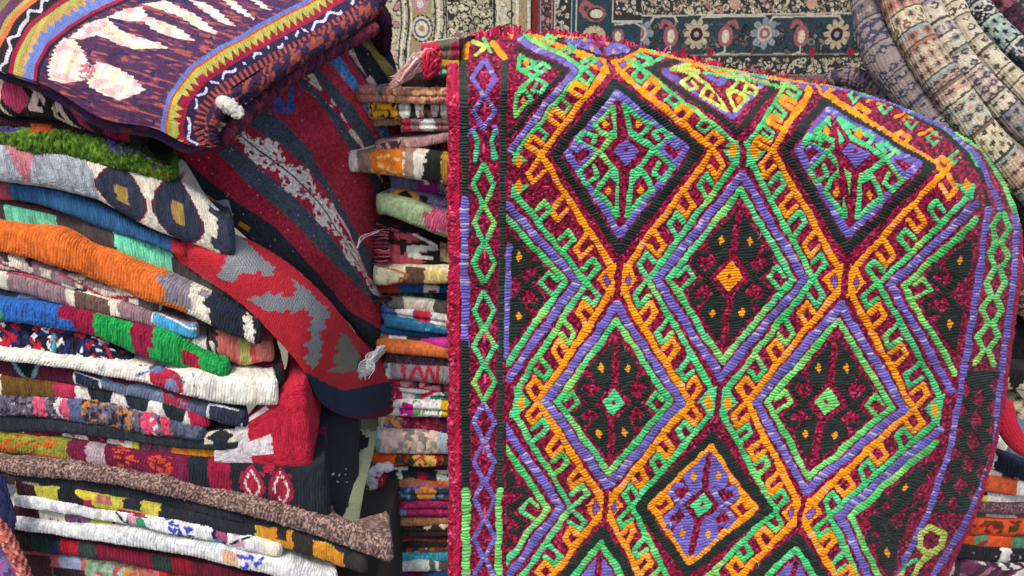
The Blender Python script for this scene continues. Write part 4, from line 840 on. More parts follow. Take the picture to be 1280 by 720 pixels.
    D.col[(np.abs(e2 - 48 - 4 * np.sin(a2 / 3.5)) < 2.4)] = lin('#c8c0c8'); D.col[(e2 >= 56) & (e2 < 62)] = lin('#c86a3c'); D.col[(e2 >= 62) & (e2 < 67)] = lin('#b09a4c'); D.col[e2 >= 67] = lin('#5c3450')
    D.col[(e2 >= 78) & (e2 < 86)] = lin('#7c7448')
    D.col *= (.82 + .36 * h2(np.floor(arc / 2.4), np.floor(e / 6), 3))[..., None]
    D.h += .8 * np.abs(np.sin(arc * math.pi / 3.3)) * (e < 60) + .6 * np.abs(np.sin((Y_ * .9 - X * .35) * math.pi / 3.3)) * (e >= 60)
root = bpy.data.objects.new('folded_kilim', None); C.objects.link(root); root.location = at(150, 100, .95)
tag(root, 'thick purple kilim with cream leaves and yellow toothed border, on top of the left pile', 'kilim', GL)
bpy.context.view_layer.update()
o = patch('top_layer', [(-50,74,1.0),(0,88,.965),(60,108,.955),(130,149,.945),(195,161,.94),(240,182,.94),(264,184,.945)], [(-50,-60,1.32),(80,-80,1.34),(200,-70,1.34),(330,-50,1.33),(420,-36,1.32),(474,-22,1.32)],
          [(-50,74,1.0),(-50,20,1.08),(-50,-60,1.32)], [(264,184,.945),(262,150,.96),(280,120,.99),(330,84,1.06),(400,46,1.16),(450,14,1.25),(474,-22,1.32)], 460, 380, '#4c2c4c', [], painter=p_top, bul=.03, ripple=0, seed=26)
kid(o, root)
def rim(D, q): D.h += 1.6 * np.abs(np.sin(D.S * math.pi / 5.0))
kid(tube('rolled_edge', [(0,90,.99),(60,111,.98),(130,152,.97),(195,165,.965),(240,185,.96),(262,184,.957)], [8,9,9,9,8,6], '#3a2038', [('j',0,320,['#3a2038','#2c1a30','#6a2c38','#31204a'],13,7)], fn=None), root)
kid(tube('turned_edge', [(266,186,.952),(262,160,.955),(276,134,.975),(310,112,1.02),(352,84,1.07),(400,54,1.15),(452,22,1.24),(480,-10,1.3)], [7,7,8,8,8,8,8,7], '#3c2038', [('j',0,320,['#3c2038','#93453a','#2f2344'],4,7),], fn=rim, shag=2), root)
kid(tube('lower_fold', [(272,184,.97),(292,160,.99),(330,122,1.05),(380,84,1.12),(430,54,1.2),(470,34,1.26)], [6,7,7,7,7,6], '#5c2038', [('j',0,320,['#5c2038','#3a1c34','#7c2c40'],4,5)], fn=rim, shag=2), root)
kid(tube('dashed_fold', [(288,142,.99),(320,114,1.04),(360,84,1.1),(400,62,1.16),(440,40,1.22)], 5.5, '#1c2038', [('b',8 + 9 * k, 12.5 + 9 * k, '#dcdce0', .38, .62) for k in range(9)] + [('b',100 + 8 * k, 104 + 8 * k, '#98708c', .4, .6) for k in range(8)]), root)
kid(tube('inner_fold', [(276,150,1.0),(300,126,1.03),(340,98,1.09),(400,58,1.18),(456,24,1.27)], 9, '#2c1426', []), root)
# bulky dark fold at the back right of the top kilim
kid(tube('back_fold', [(404,44,1.28),(440,24,1.3),(468,20,1.33),(478,50,1.35),(480,70,1.36)], [8,16,18,12,4], '#2e1220', [('o',0,120,'#45203a',50,3)], mat='p', shag=3), root)
kid(tube('wool_tuft', [(274,126,.955),(284,131,.945),(295,139,.94),(303,147,.94)], [5,6.5,5.5,3.5], '#cfc8ba', [], mat='p', shag=3, amp=1.5), root)
# small grey fluff and dark fold visible in the hollow under the drape
o = tube('wool_fluff', [(352,486,1.12),(366,478,1.12),(380,470,1.13)], [6,9,6], '#8a7a7a', [], mat='p', shag=5, amp=2)
tag(o, 'tuft of grey brown wool fluff in the dark hollow under the scarlet drape', 'wool tuft')
# ================================================================== middle pile (its right part is hidden under the embroidered kilim)
GM = 'folded rugs in the middle pile'
def MP(label, x0, tl, bl_, tr, br_, base, cmds, Y=1.30, **k):
    """tl/bl_ top and bottom at the left end, tr/br_ at x=570"""
    xr = 574 if tr < 105 else 760
    top = [(x0, tl), (x0 + (570 - x0) * .5, (tl + tr) / 2 + k.pop('sag', 0)), (570, tr), (xr, tr)]
    bot = [(x0, bl_), (x0 + (570 - x0) * .5, (bl_ + br_) / 2), (570, br_), (xr, br_)]
    kk = dict(end='L', rc=.006, bx=.45, wob=.9, side=.25, yw=.007, folds=2 if bl_ - tl in (15, 16, 17, 18, 20, 21) else 1); kk.update(k)
    return folded(label, top, bot, Y, base, cmds, group=GM, **kk)
def withroot(o, kids, label, cat='rug', group=None):
    for q in kids: q.parent = o; q.matrix_parent_inverse = o.matrix_world.inverted()
    return o
rgm = np.random.RandomState(12)
o = MP('topmost middle rug, grey and maroon with crimson tufts and a pale pink fringe', 528, 56, 76, 50, 76, '#6e5a58', [('b',500,546,'#c83a52'),('j',546,760,['#6e5a58','#8a2a3c','#6a6a58'],12,3),('s',0,.08,'#c8c0b0')], Y=1.36, shag=1)
fr = [[(536 + rgm.uniform(-6, 6), 60 + rgm.uniform(0, 30), 1.30), (520 + rgm.uniform(-6, 6), 76 + rgm.uniform(-8, 14), 1.275), (504 + rgm.uniform(-6, 6), 92 + rgm.uniform(-6, 10), 1.27), (489 + rgm.uniform(-3, 10), 104 + rgm.uniform(-7, 8), 1.275)] for _ in range(60)]
f2 = [[(548 + rgm.uniform(-3, 3), 56 + rgm.uniform(0, 36), 1.29), (538 + rgm.uniform(-5, 4), 60 + rgm.uniform(0, 36), 1.275), (530 + rgm.uniform(-3, 4), 64 + rgm.uniform(0, 36), 1.275)] for _ in range(40)]
withroot(o, [strands('fringe', fr, 4.2, ['#d8a8a4', '#e2bcb4', '#c48c8c', '#cfa090'], seed=2), strands('tuft', f2, 5, ['#c8283e', '#d84a5c', '#a81c38'], seed=6)], '')
MP('gold and mint patched rug edge just under the topmost middle rug', 540, 76, 96, 76, 96, '#a8842c', [('s',.5,1,'#6cc0a0'),('o',540,600,'#5a3a22',14,2)], Y=1.35)
MP('dark brown rug edge in the shadow above the salmon roll', 500, 98, 112, 96, 112, '#221a18', [('o',540,600,'#b8742c',8,2)], Y=1.31)
o = MP('salmon pink knotted rug fold sticking out to the left', 448, 111, 126, 113, 129, '#d49a80', [('b',440,470,'#c88478'),('b',470,480,'#6a8070'),('o',480,600,'#e8b878',40,2.6),('o',450,600,'#b87068',50,2)], Y=1.285, shag=2.5, mat='p')
MP('white and black rug edge with gold brocade squares under the salmon fold', 462, 128, 148, 129, 147, '#e4ddd2', [('b',480,760,'#32363a'),('b',464,496,'#2a2620',.1,.85),('o',466,496,'#d29a1c',26,2.6,.1,.8),('e',506,.45,7,.4,'#e8e6e0'),('e',524,.4,5,.35,'#e8e6e0'),('o',525,540,'#a86a5a',6,2.2),('e',543,.4,5,.34,'#e8e6e0'),('e',556,.5,6,.4,'#e8e6e0'),('s',.84,1.1,'#dcd8cc')], shag=1.6)
MP('tan brown rug edge below the brocade squares', 466, 147, 158, 146, 152, '#a4806a', [('b',500,540,'#6a3a34')], Y=1.31)
MP('rose and grey ribbed rug edge with one small white cross', 503, 148, 165, 149, 164, '#8a6a6e', [('b',500,514,'#a82a44'),('b',530,541,'#e2dedc',.1,.9),('b',526,545,'#e2dedc',.35,.65),('s',.9,1.1,'#6e3040')])
MP('dark magenta and black rug deep in the shadow of the middle pile', 508, 166, 196, 166, 198, '#2c1420', [('j',505,760,['#2c1420','#7c1a48','#1c1418','#901e50'],9,6),('s',0,.3,'#8c5058')], Y=1.33)
MP('pinkish grey rug fold rising above the orange and white one', 470, 178, 192, 166, 176, '#b08a88', [('b',476,500,'#5a3a50',.3,.8),('o',470,520,'#d8b0ac',14,2)], Y=1.30)
MP('orange, brown and white striped rug fold jutting furthest left of the middle pile', 434, 190, 213, 200, 232, '#d8d0c4', [('b',430,447,'#e6e2da'),('b',447,464,'#98786a'),('b',464,505,'#d8781c'),('o',474,500,'#e8b070',12,3),('b',505,518,'#a08472'),('b',532,552,'#1f2620'),('b',528,536,'#1f2620',.4,.8),('b',552,760,'#b88a2a')], Y=1.262, rc=.012, sag=-3)
MP('blue grey rug edge with a magenta patch and white knot', 489, 215, 238, 226, 246, '#5e6484', [('b',522,548,'#98207c'),('b',531,537,'#e8e2e4',0,.5),('j',548,760,['#6c7688','#565c70','#8a9098'],5,4)])
MP('lavender rug edge with an orange and black eye motif', 488, 236, 256, 252, 275, '#7c7c9c', [('d',507,.36,19,.55,'#d88c1c'),('d',507,.36,9,.28,'#22221c'),('b',526,534,'#22221c',.2,.6),('o',540,600,'#6c6a90',20,2)], Y=1.295)
MP('sage green ribbed rug fold turning pink near the crimson kilim', 471, 243, 266, 273, 302, '#98ac84', [('b',538,760,'#c85a7c'),('b',530,541,'#c85a7c',.3,.7),('b',545,560,'#a2ac8c',.6,1)], Y=1.27, rc=.014, sag=-2)
o = MP('black and white rug with salmon red pointed stripes and cut ends', 469, 276, 334, 306, 336, '#1c1c1e', [('j',468,500,['#b84858','#1c1c1e','#9c3446','#c05a66','#6a1c2c'],40,13),('z',500,524,'#b8505c',48,.35,.1),('d',510,.68,22,.16,'#b8505c'),('d',512,.3,20,.10,'#b8505c'),('l',[(518,.2),(545,.36)],4,'#d8d8d0'),('l',[(510,.5),(546,.42)],4,'#b8bab4'),('l',[(512,.56),(540,.58)],3.4,'#d8d8d0'),('l',[(512,.95),(545,.88)],4,'#c8c8c0'),('j',550,760,['#a88a70','#8a6c56'],6,7,.2,.62)], rc=.006)
withroot(o, [strands('cut_ends', [[(486, 282 + k * 2.6, 1.288), (476, 282 + k * 2.6, 1.284), (468 - rgm.uniform(0, 4), 282 + k * 2.6 + rgm.uniform(-2, 2), 1.288)] for k in range(20)], 2.6, ['#b84858', '#8c2c40', '#221a1e', '#c87078'], seed=7),
   strands('loose_thread', [[(473, 289, 1.27), (460, 295, 1.26), (449, 303, 1.26), (446, 313, 1.26)]], 2.6, ['#d8c8c4'], seed=4, wig=.3)], '')
MP('ivory rug fold with brown points and straw yellow tips', 467, 335, 358, 337, 356, '#e0d8b4', [('z',484,760,'#5c4434',80,.9,.1),('d',545,.5,30,.42,'#e2cc88'),('b',508,530,'#604a3c',.1,.95),('l',[(478,.1),(510,.45),(482,.9)],2.6,'#c87848')], Y=1.28, rc=.01)
MP('thin red and blue rug edge with a white cross under the ivory fold', 473, 357, 366, 356, 366, '#22508a', [('b',470,499,'#a83428'),('b',530,548,'#e0dcdc'),('b',535,546,'#8c2030',.5,1)], Y=1.30, ribp=3)
o = MP('dark bottle green rug edge with black knotted ends', 486, 366, 375, 366, 377, '#1c2c30', [('o',500,540,'#2c6a4c',10,2.4),('b',545,760,'#1c2440')], Y=1.30)
withroot(o, [strands('cut_ends', [[(488, 369 + k, 1.29), (474, 371 + k, 1.28), (462 + k * .6, 369 + k * 1.6, 1.28)] for k in range(7)], 3.2, ['#2a1a24', '#1c1820', '#4a3040'], seed=17)], '')
MP('grey and cream ribbed rug edge with charcoal ends', 484, 373, 385, 379, 398, '#d2cab8', [('b',480,504,'#6a605a'),('b',543,760,'#544c48')], Y=1.295)
MP('denim blue rug edge with white blocks around one red block', 477, 384, 400, 398, 412, '#4a6aa8', [('b',494,517,'#dedad6'),('b',517,539,'#b42438'),('b',539,760,'#d8d6d0')], Y=1.285)
MP('teal blue ribbed rug edge, brightest blue of the middle pile', 481, 398, 410, 410, 420, '#2a7096', [('o',520,600,'#58a8a8',14,2)], Y=1.283, ribp=3.6)
MP('royal blue rug edge directly below the teal one', 477, 409, 417, 420, 427, '#1e4a86', [('b',548,760,'#4a2050')], Y=1.29)
MP('brown, white and magenta blocked rug edge over the orange one', 474, 418, 431, 427, 437, '#96685c', [('b',487,509,'#e0ddd8'),('b',509,527,'#4a3c38'),('b',527,760,'#c83a98')], Y=1.285)
o = MP('light orange ribbed rug edge with a white tassel', 470, 429, 441, 437, 450, '#d8743c', [], Y=1.272, rc=.01)
tl = [[(474 + rgm.uniform(-3, 6), 436 + rgm.uniform(-3, 5), 1.25), (464 + rgm.uniform(-5, 8), 447 + rgm.uniform(-4, 5), 1.205), (456 + rgm.uniform(-7, 12), 458 + rgm.uniform(-5, 5), 1.18), (450 + rgm.uniform(-6, 12), 470 + rgm.uniform(-9, 6), 1.17)] for _ in range(44)]
withroot(o, [strands('tassel', tl, 2.4, ['#e8ecec', '#d4dcde', '#f0f0ee'], seed=11)], '')
MP('dusky mauve ribbed rug edge under the orange one', 483, 442, 455, 450, 463, '#50404e', [('v','#7c6070',.25)], Y=1.29)
MP('silver grey rug edge with crimson slanting bars', 479, 455, 474, 462, 482, '#8c8a90', [('b',483,489,'#e6e2e2'),('b',478,483,'#4a4450'),('b',502,508,'#b82c44'),('l',[(508,.95),(522,.1),(530,.7)],5,'#b82c44'),('l',[(530,.95),(536,.1),(546,.9),(548,.1)],4.5,'#b82c44'),('s',.88,1.1,'#8c4a58')], Y=1.285)
MP('crimson rug edge with small pink and black checks', 482, 474, 482, 481, 492, '#b03a4c', [('b',482,498,'#b8203e'),('j',498,760,['#c8787c','#7c3038','#c08c80','#3a2026'],6,2)], Y=1.292)
MP('white floral rug edge with purple corner and green leaves', 485, 483, 500, 490, 508, '#b8bab8', [('b',480,487,'#e4dce4'),('b',487,494,'#5c2c84'),('b',494,501,'#b42050'),('l',[(512,.8),(545,.2)],5,'#a81c44'),('o',500,590,'#2c7c5c',12,3),('b',552,760,'#3c6c54'),('o',500,590,'#e0e0dc',12,2)], Y=1.288)
MP('pure white rug edge with magenta blot, green dots and yellow corner', 479, 500, 521, 508, 524, '#e8e4e2', [('o',500,514,'#b81c88',7,4.4,.3,.8),('o',516,560,'#4a9c4c',24,1.6),('b',552,760,'#d8b02c'),('s',.86,1.1,'#c8a84c')], Y=1.28)
MP('purple and gold scrolled rug edge with a dark red beaded panel', 474, 518, 540, 524, 548, '#8c2040', [('b',470,502,'#6a5488'),('o',478,502,'#d89c40',12,3.4),('b',470,480,'#e0c8b0'),('o',503,552,'#c85068',40,1.4),('o',503,552,'#501428',30,1.6),('b',552,760,'#3c2440'),('l',[(504,.9),(540,1),(552,.6)],3,'#8c6aa0')], Y=1.283, shag=1.2)
MP('pale peach and grey smudged rug, thickest light one of the middle pile', 469, 540, 569, 546, 570, '#d8c6b8', [('b',465,478,'#a8c8cc'),('z',502,540,'#8c8480',18,.0,.9),('b',547,760,'#a8b8c4'),('o',480,550,'#e6c0b0',30,3.4),('o',490,545,'#9a948c',20,2.4)], Y=1.275, rc=.012, mat='f')
MP('bright orange rug edge with green and yellow checks', 466, 569, 582, 571, 585, '#e0601c', [('b',495,518,'#3c4020'),('o',496,518,'#b83c28',6,2),('b',518,546,'#d8402c'),('o',519,545,'#e8c060',18,3.0,.15,.85),('b',546,553,'#a81c3c'),('b',553,561,'#2c3c20'),('o',500,560,'#28301c',8,2)], Y=1.276, shag=1.3)
o = MP('charcoal rug with white crosses, its end curling round a red and white binding', 486, 583, 603, 585, 606, '#2a3238', [('b',497,502,'#d8e0dc',.1,.95),('b',490,509,'#d8e0dc',.1,.35),('b',515,760,'#2a3238'),('s',0,.2,'#a01c44'),('b',521,535,'#a81c3c',.4,.7),('b',546,560,'#d4dcd4',.3,1),('b',560,760,'#d4dcd4',.1,.9)], Y=1.29)
o2 = tube('white_binding', [(492,584,1.272),(476,585,1.262),(467,594,1.26),(465,606,1.262),(466,616,1.266)], [4,6,6.5,6,5], '#e0dadc', [('o',0,80,'#b42c50',12,2.2,.3,.7)], mat='p', shag=3)
o3 = tube('red_binding', [(480,592,1.275),(476,604,1.27),(480,613,1.272),(492,616,1.275)], [3,4,4.5,4], '#b82444', [('o',0,80,'#e0889c',12,1.4,.3,.7)], mat='p', shag=2)
withroot(o, [o2, o3], '')
MP('rust brown rug fold with pink and orange lip under the white crosses', 480, 600, 612, 604, 612, '#9c6a50', [('l',[(490,.8),(520,.6),(560,.3)],5,'#c8688c'),('b',535,560,'#c85a24',0,.4),('b',480,500,'#7a4a34')], Y=1.292)
MP('navy rug edge with orange diamond and crimson left end', 484, 611, 626, 611, 628, '#2c3c58', [('b',480,497,'#b82040'),('d',532,.4,14,.5,'#d8842c'),('o',500,560,'#6080a8',12,3),('b',550,760,'#b84c2c',.6,1),('s',.85,1.1,'#4a1c30')], Y=1.286)
MP('magenta ribbed rug edge with a light blue tip', 484, 629, 646, 628, 648, '#9c2458', [('b',480,507,'#5aa0d0',.5,1.1),('v','#c0507c',.15)], Y=1.283, ribp=3.6)
MP('tan and ochre speckled rug edge below the magenta one', 488, 647, 658, 648, 658, '#a4724c', [('b',485,494,'#a03838'),('v','#c89068',.2),('s',.9,1.1,'#d8c8b8')], Y=1.29)
MP('dark olive rug edge with small cream triangles on top', 489, 659, 674, 658, 673, '#35302a', [('z',524,545,'#d8d2b0',20,.05,.45),('z',545,566,'#d8d2b0',20,.05,.4)], Y=1.287)
MP('dusty red rug edge under the cream triangles', 488, 673, 680, 673, 680, '#8c4440', [], Y=1.292)
MP('black rug edge with orange and white checks near the bottom', 488, 680, 692, 679, 690, '#2a2426', [('b',486,500,'#8a4a80',.5,1),('j',500,570,['#c8883c','#dcd4cc','#8c4a3c','#3a2c44'],7,2,.45,1)], Y=1.288)
MP('bright turquoise rug edge with a straight flat fold', 488, 692, 705, 690, 704, '#38a0b8', [('v','#60b8c8',.2)], Y=1.284, mat='f')
MP('white rug edge with grey and brown end, second from the bottom', 488, 705, 716, 704, 715, '#e4e2e0', [('b',537,544,'#6a6a62'),('b',550,760,'#6a5c54')], Y=1.284)
MP('blue and maroon rug edge cut by the bottom of the picture', 490, 717, 732, 716, 730, '#2c4c80', [('b',510,530,'#7c1c48')], Y=1.288)
# the wide pile body goes on under the embroidered kilim
# ================================================================== back wall carpets
def floral(D, seed, cols, n, x0=None, x1=None, y0=None, y1=None, size=1.0, line='#2a2a26'):
    rg = np.random.RandomState(seed); S, T = D.S, D.T
    x0 = S.min() if x0 is None else x0; x1 = S.max() if x1 is None else x1; y0 = T.min() if y0 is None else y0; y1 = T.max() if y1 is None else y1
    dx = S[0, 1] - S[0, 0]; dy = T[1, 0] - T[0, 0]; bx0, by0 = S[0, 0], T[0, 0]
    for k in range(n):
        x = rg.uniform(x0, x1); y = rg.uniform(y0, y1); r = rg.uniform(2.2, 5.5) * size; a = rg.uniform(0, 6.28); kind = rg.randint(4); c = lin(cols[rg.randint(len(cols))])
        i0 = max(int((x - 14 * size - bx0) / dx), 0); i1 = max(int((x + 14 * size - bx0) / dx), 0); j0 = max(int((y - 14 * size - by0) / dy), 0); j1 = max(int((y + 14 * size - by0) / dy), 0)
        s = S[j0:j1, i0:i1]; t = T[j0:j1, i0:i1]
        if s.size == 0: continue
        lim = (s > x0) & (s < x1) & (t > y0) & (t < y1)
        u = (s - x) * math.cos(a) + (t - y) * math.sin(a); v = -(s - x) * math.sin(a) + (t - y) * math.cos(a); rr = np.hypot(u, v); th = np.arctan2(v, u)
        sub = D.col[j0:j1, i0:i1]
        if kind == 0:    # rosette
            pet = r * (.75 + .25 * np.abs(np.cos(th * 3))); sub[lim & (rr < pet + 1.1)] = lin(line); sub[lim & (rr < pet)] = c; sub[lim & (rr < r * .3)] = lin(cols[(k + 1) % len(cols)])
        elif kind == 1:  # leaf
            q = (u / (r * 1.5)) ** 2 + (v / (r * .6)) ** 2; sub[lim & (q < 1.5)] = lin(line); sub[lim & (q < 1)] = c
        elif kind == 2:  # curling vine
            d = np.abs(rr - r * (1 + .25 * th / 3.14)); sub[lim & (d < .9) & (rr < r * 1.6)] = lin(line) if rg.rand() < .5 else c
        else:
            q = (u / (r * 1.1)) ** 2 + ((v - .12 * u * u / r) / (r * .35)) ** 2; sub[lim & (q < 1)] = c
def carpet(name, label, x0, x1, y0, y1, Y, base, paint, res=.8, tilt=0, group=None, seed=1):
    xs = np.arange(x0, x1, res); ys = np.arange(y0, y1, res); PX, PY = np.meshgrid(xs, ys)
    # a plane hanging on the wall, in its own flat coordinates
    Pq = at(640, 60, Y); k = Y / F / cp
    P = np.stack([(PX - 640) * k, np.full(PX.shape, Y) + .006 * (vn(PX / 60, PY / 200, seed) - .5), Pq[2] - (PY - 60) * k / cp * 1.0], -1)
    D = Dye(PX, PY, base, seed, y1 - y0); D.uni = (xs[0], ys[0], res, res); paint(D)
    D.col *= (.75 + .5 * h2(np.floor(PX / 1.3), np.floor(PY / 1.3), seed))[..., None]
    D.h = .7 * (vn(PX / 1.5, PY / 1.5, seed) - .5)
    N_ = np.array([0, -1.0, 0]); Pf = P + N_ * (D.h[..., None] * PXW); Bk = P + np.array([0, .012, 0])
    nv, nu = PX.shape; n = nu * nv; i = np.arange(n).reshape(nv, nu); f0 = grid_faces(nv, nu)
    ring = np.concatenate([i[0, :-1], i[:-1, -1], i[-1, :0:-1], i[:0:-1, 0]]); g = [0, nu - 1, n - 1, n - nu]
    Bc = P.reshape(-1, 3)[ring] + np.array([0, .012, 0]); nr = len(ring); a = np.arange(nr); b = (a + 1) % nr
    fs = np.stack([ring, n + a, n + b, ring[b]], 1)
    cl = D.col.reshape(-1, 3); uv = np.stack([PX, PY], -1).reshape(-1, 2)
    o = mesh_raw(name, np.concatenate([Pf.reshape(-1, 3), Bc]), np.concatenate([f0, fs]), np.concatenate([cl, cl[ring]]), np.concatenate([uv, uv[ring]]), M_pile)
    return tag(o, label, 'carpet', group)
def ln(D, pts, w, c): D.line(pts, w, c, stitch=False)
def p_cream(D):
    S, T = D.S, D.T
    OL, CM, DK = '#a09068', '#d4caae', '#383632'
    floral(D, 3, ['#c9bfa2', '#b8bcae', '#d6cdb4', '#b08a80', '#8a9c8c'], 1500, x0=430, x1=700, size=.9, line=DK)
    band = (S > 522) & (S < 550); D.col[band] = lin(OL)
    for y in range(-480, 140, 52):
        for r, c in ((13, DK), (11, '#c8c0b0'), (9, '#54586c'), (7, CM), (3, '#b08868')):
            m = (np.hypot(S - 538, (T - y) * .9) < r); D.col[m & (((np.arctan2(T - y, S - 538) * 3) % 1.2 < .8) | (r < 12))] = lin(c)
        m = np.hypot(S - 537, T - y - 27) < 8; D.col[m] = lin('#b8848a'); D.col[np.hypot(S - 537, T - y - 27) < 4] = lin('#d0c8b4')
    for k, w_, c in ((521, 2, DK), (524, 2, CM), (516, 2.4, CM), (513, 1.5, DK), (551, 2, DK), (555, 3, CM), (561, 1.6, DK)):
        ln(D, [(k + 3 * math.sin(y / 16), y) for y in range(-500, 130, 6)], w_, c)
    dk = (S > 568) & (S < 618); D.col[dk] = lin('#3a3830'); floral(D, 5, ['#cfc6a8', '#c0b894', '#a8a488', '#8e8a6c'], 900, x0=568, x1=618, size=.8, line='#22221e')
    for k, w_, c in ((566, 2, '#22221e'), (620, 3, '#22221e'), (624, 3, CM), (640, 1.6, DK), (646, 2.6, CM)): ln(D, [(k, -500), (k, 130)], w_, c)
    D.col[(S > 648) & (S < 657)] = lin(OL); D.col[(S >= 657)] = lin('#c8c4bc')
carpet('wall_carpet', 'cream and olive floral carpet with dark outlines hanging at the back left', 380, 661, -260, 122, 2.1, '#b8b094', p_cream, seed=31)
def p_navy(D):
    S, T = D.S, D.T; NVY, CM, DK, RS = '#2c4048', '#b8ae9c', '#303434', '#96585a'
    D.col[:] = lin(NVY)
    yb = lambda y: y + .012 * (S - 780)
    def hb(a, b, c, x0=786): D.col[(T > a + (S - 780) * -.012) & (T < b + (S - 780) * -.012) & (S > x0)] = lin(c)
    # upper inner ground, small border, wide border, small border
    hb(-400, 7, '#4c3438', 778); floral(D, 8, ['#8c7468', '#6a4a4c', '#a4947c'], 900, x0=778, x1=1140, y0=-260, y1=6, size=.6, line='#2a2024')
    hb(7, 27, DK, 764); floral(D, 11, [CM, '#9a8c74', '#c4b698', '#a07a70'], 620, x0=764, x1=1140, y0=7, y1=26, size=.55, line=DK)
    for x in (889, 976, 1062): D.line([(x, 14), (x + .1, 15)], 11, '#b8907c', stitch=False)
    for a in (6, 27, 31): ln(D, [(764, a + .3), (1140, a - 4)], 1.5, CM if a != 31 else DK)
    for x0_, x1_ in ((860, 912), (938, 975), (1008, 1060)): ln(D, [(x0_, 66.5), (x1_, 66.5)], 1.8, CM)
    hb(70, 91, DK, 700); floral(D, 13, [CM, '#9a8c74', '#c4b698'], 560, x0=700, x1=1140, y0=70, y1=90, size=.55, line=DK)
    for a in (69, 91): ln(D, [(700, a), (1140, a - 4)], 1.6, '#8c7c68')
    hb(92, 130, '#7c6464', 700); floral(D, 17, ['#a89484', '#4c3c40'], 500, x0=700, x1=1140, y0=93, y1=130, size=.5, line='#3a2c30')
    floral(D, 41, ['#34464c', '#5c5450', '#7c7464', '#40383c'], 330, x0=790, x1=1140, y0=34, y1=66, size=.6, line='#1a262c')
    for x0_, x1_ in ((854, 924), (934, 1008), (1040, 1070), (800, 822)): ln(D, [(x0_ - 4, 34), (x0_, 28), (x1_, 27), (x1_ + 4, 33)], 2.2, CM)
    for x in (926, 772 + 12): 
        for k in range(8):
            a = k * math.pi / 4; ln(D, [(x + 5 * math.cos(a), 45 + 5 * math.sin(a)), (x + 13 * math.cos(a), 45 + 13 * math.sin(a))], 7, '#868a90')
        for r, c in ((8, CM), (6, RS), (3, CM)): D.col[np.hypot(S - x, T - 45) < r] = lin(c)
    for x in (849, 1008, 1090):
        for k in range(10):
            a = k * math.pi / 5; ln(D, [(x + 8 * math.cos(a), 46 + 9 * math.sin(a)), (x + 12 * math.cos(a), 46 + 13 * math.sin(a))], 5.6, '#b0a082')
        D.col[np.hypot(S - x, T - 46) < 7] = lin('#3a2024'); D.col[np.hypot(S - x, T - 46) < 3] = lin('#9c8c90')
    for x, s_ in ((882, 1), (968, -1), (820, -1), (1040, -1)):
        ln(D, [(x + 12 * s_, 38), (x + 9 * s_, 33), (x + 3 * s_, 34), (x - 2 * s_, 44), (x - 1 * s_, 52)], 4.5, RS)
        D.col[(((S - x) / 8.5) ** 2 + ((T - 48) / 11) ** 2) < 1] = lin(RS); D.col[(((S - x) / 4.2) ** 2 + ((T - 48) / 7) ** 2) < 1] = lin('#c8bca4')
        ln(D, [(x, 58), (x, 64), (x - 8, 67)], 2, CM)
    for x in (866, 982, 835, 1026): D.line([(x, 63), (x + .1, 66)], 7, '#8c2838', stitch=False)
    # turned corner: vertical borders at the left
    m = S < 786; D.col[m] = lin(NVY)
    D.col[S < 672] = lin('#7c2422'); D.col[S < 662] = lin('#c4c0bc'); D.col[(S > 669) & (S < 686)] = lin('#5c4448'); floral(D, 19, ['#b08478', '#9a7468', '#3a2c34'], 420, x0=673, x1=684, size=.55, line='#3a2830')
    D.col[(S >= 686) & (S < 706)] = lin(DK); floral(D, 23, [CM, '#c8b89c', '#a08c78'], 460, x0=687, x1=704, size=.6, line=DK)
    for k, w_, c in ((672, 1.5, '#8c8088'), (685, 1.5, '#9a7c74'), (688, 1.2, CM), (707, 1.5, CM), (712, 1.8, '#b8b0a0')): ln(D, [(k, -300), (k, 130)], w_, c)
    D.col[(S > 753) & (T < 33) & (S < 786)] = lin(DK); floral(D, 29, [CM, '#c4b698', '#a07a70'], 460, x0=756, x1=786, y0=-260, y1=26, size=.55, line=DK)
    ln(D, [(753, -300), (753, 33), (786, 33)], 2, CM); ln(D, [(784, -300), (784, 7)], 1.8, CM)
    # paisley and half rosettes of the wide border
    for cy in (24, -50, -124):
        ln(D, [(728, cy - 7), (721, cy - 11), (717, cy - 4), (722, cy + 3)], 5, RS); D.col[((S - 734) / 11.5) ** 2 + ((T - cy - 1) / 8.5) ** 2 < 1] = lin(RS); D.col[((S - 734) / 9.5) ** 2 + ((T - cy - 1) / 6.5) ** 2 < 1] = lin(DK)
        D.col[((S - 735) / 7.5) ** 2 + ((T - cy - 1) / 4.6) ** 2 < 1] = lin('#c8bca0')
        for k in range(9):
            a = math.pi + k * math.pi / 8; ln(D, [(733 + 7 * math.cos(a), cy + 24 + 6 * math.sin(a)), (733 + 11 * math.cos(a), cy + 24 + 9 * math.sin(a))], 4.6, '#bca684')
        for k in range(6):
            a = k * math.pi / 5; ln(D, [(733 + 4 * math.cos(a), cy - 28 + 4 * math.sin(a)), (733 + 10 * math.cos(a), cy - 28 + 8 * math.sin(a))], 5, '#8c949c')
    ln(D, [(756, 36), (778, 34), (790, 40)], 1.8, CM); D.col[((S - 760) / 7) ** 2 + ((T - 48) / 8) ** 2 < 1] = lin(RS); D.col[((S - 760) / 3.6) ** 2 + ((T - 48) / 5) ** 2 < 1] = lin('#c8bca0')
carpet('wall_carpet', 'navy bordered carpet with rosettes and red paisleys hanging on the back wall', 663, 1150, -260, 128, 2.07, '#16242c', p_navy, seed=32)
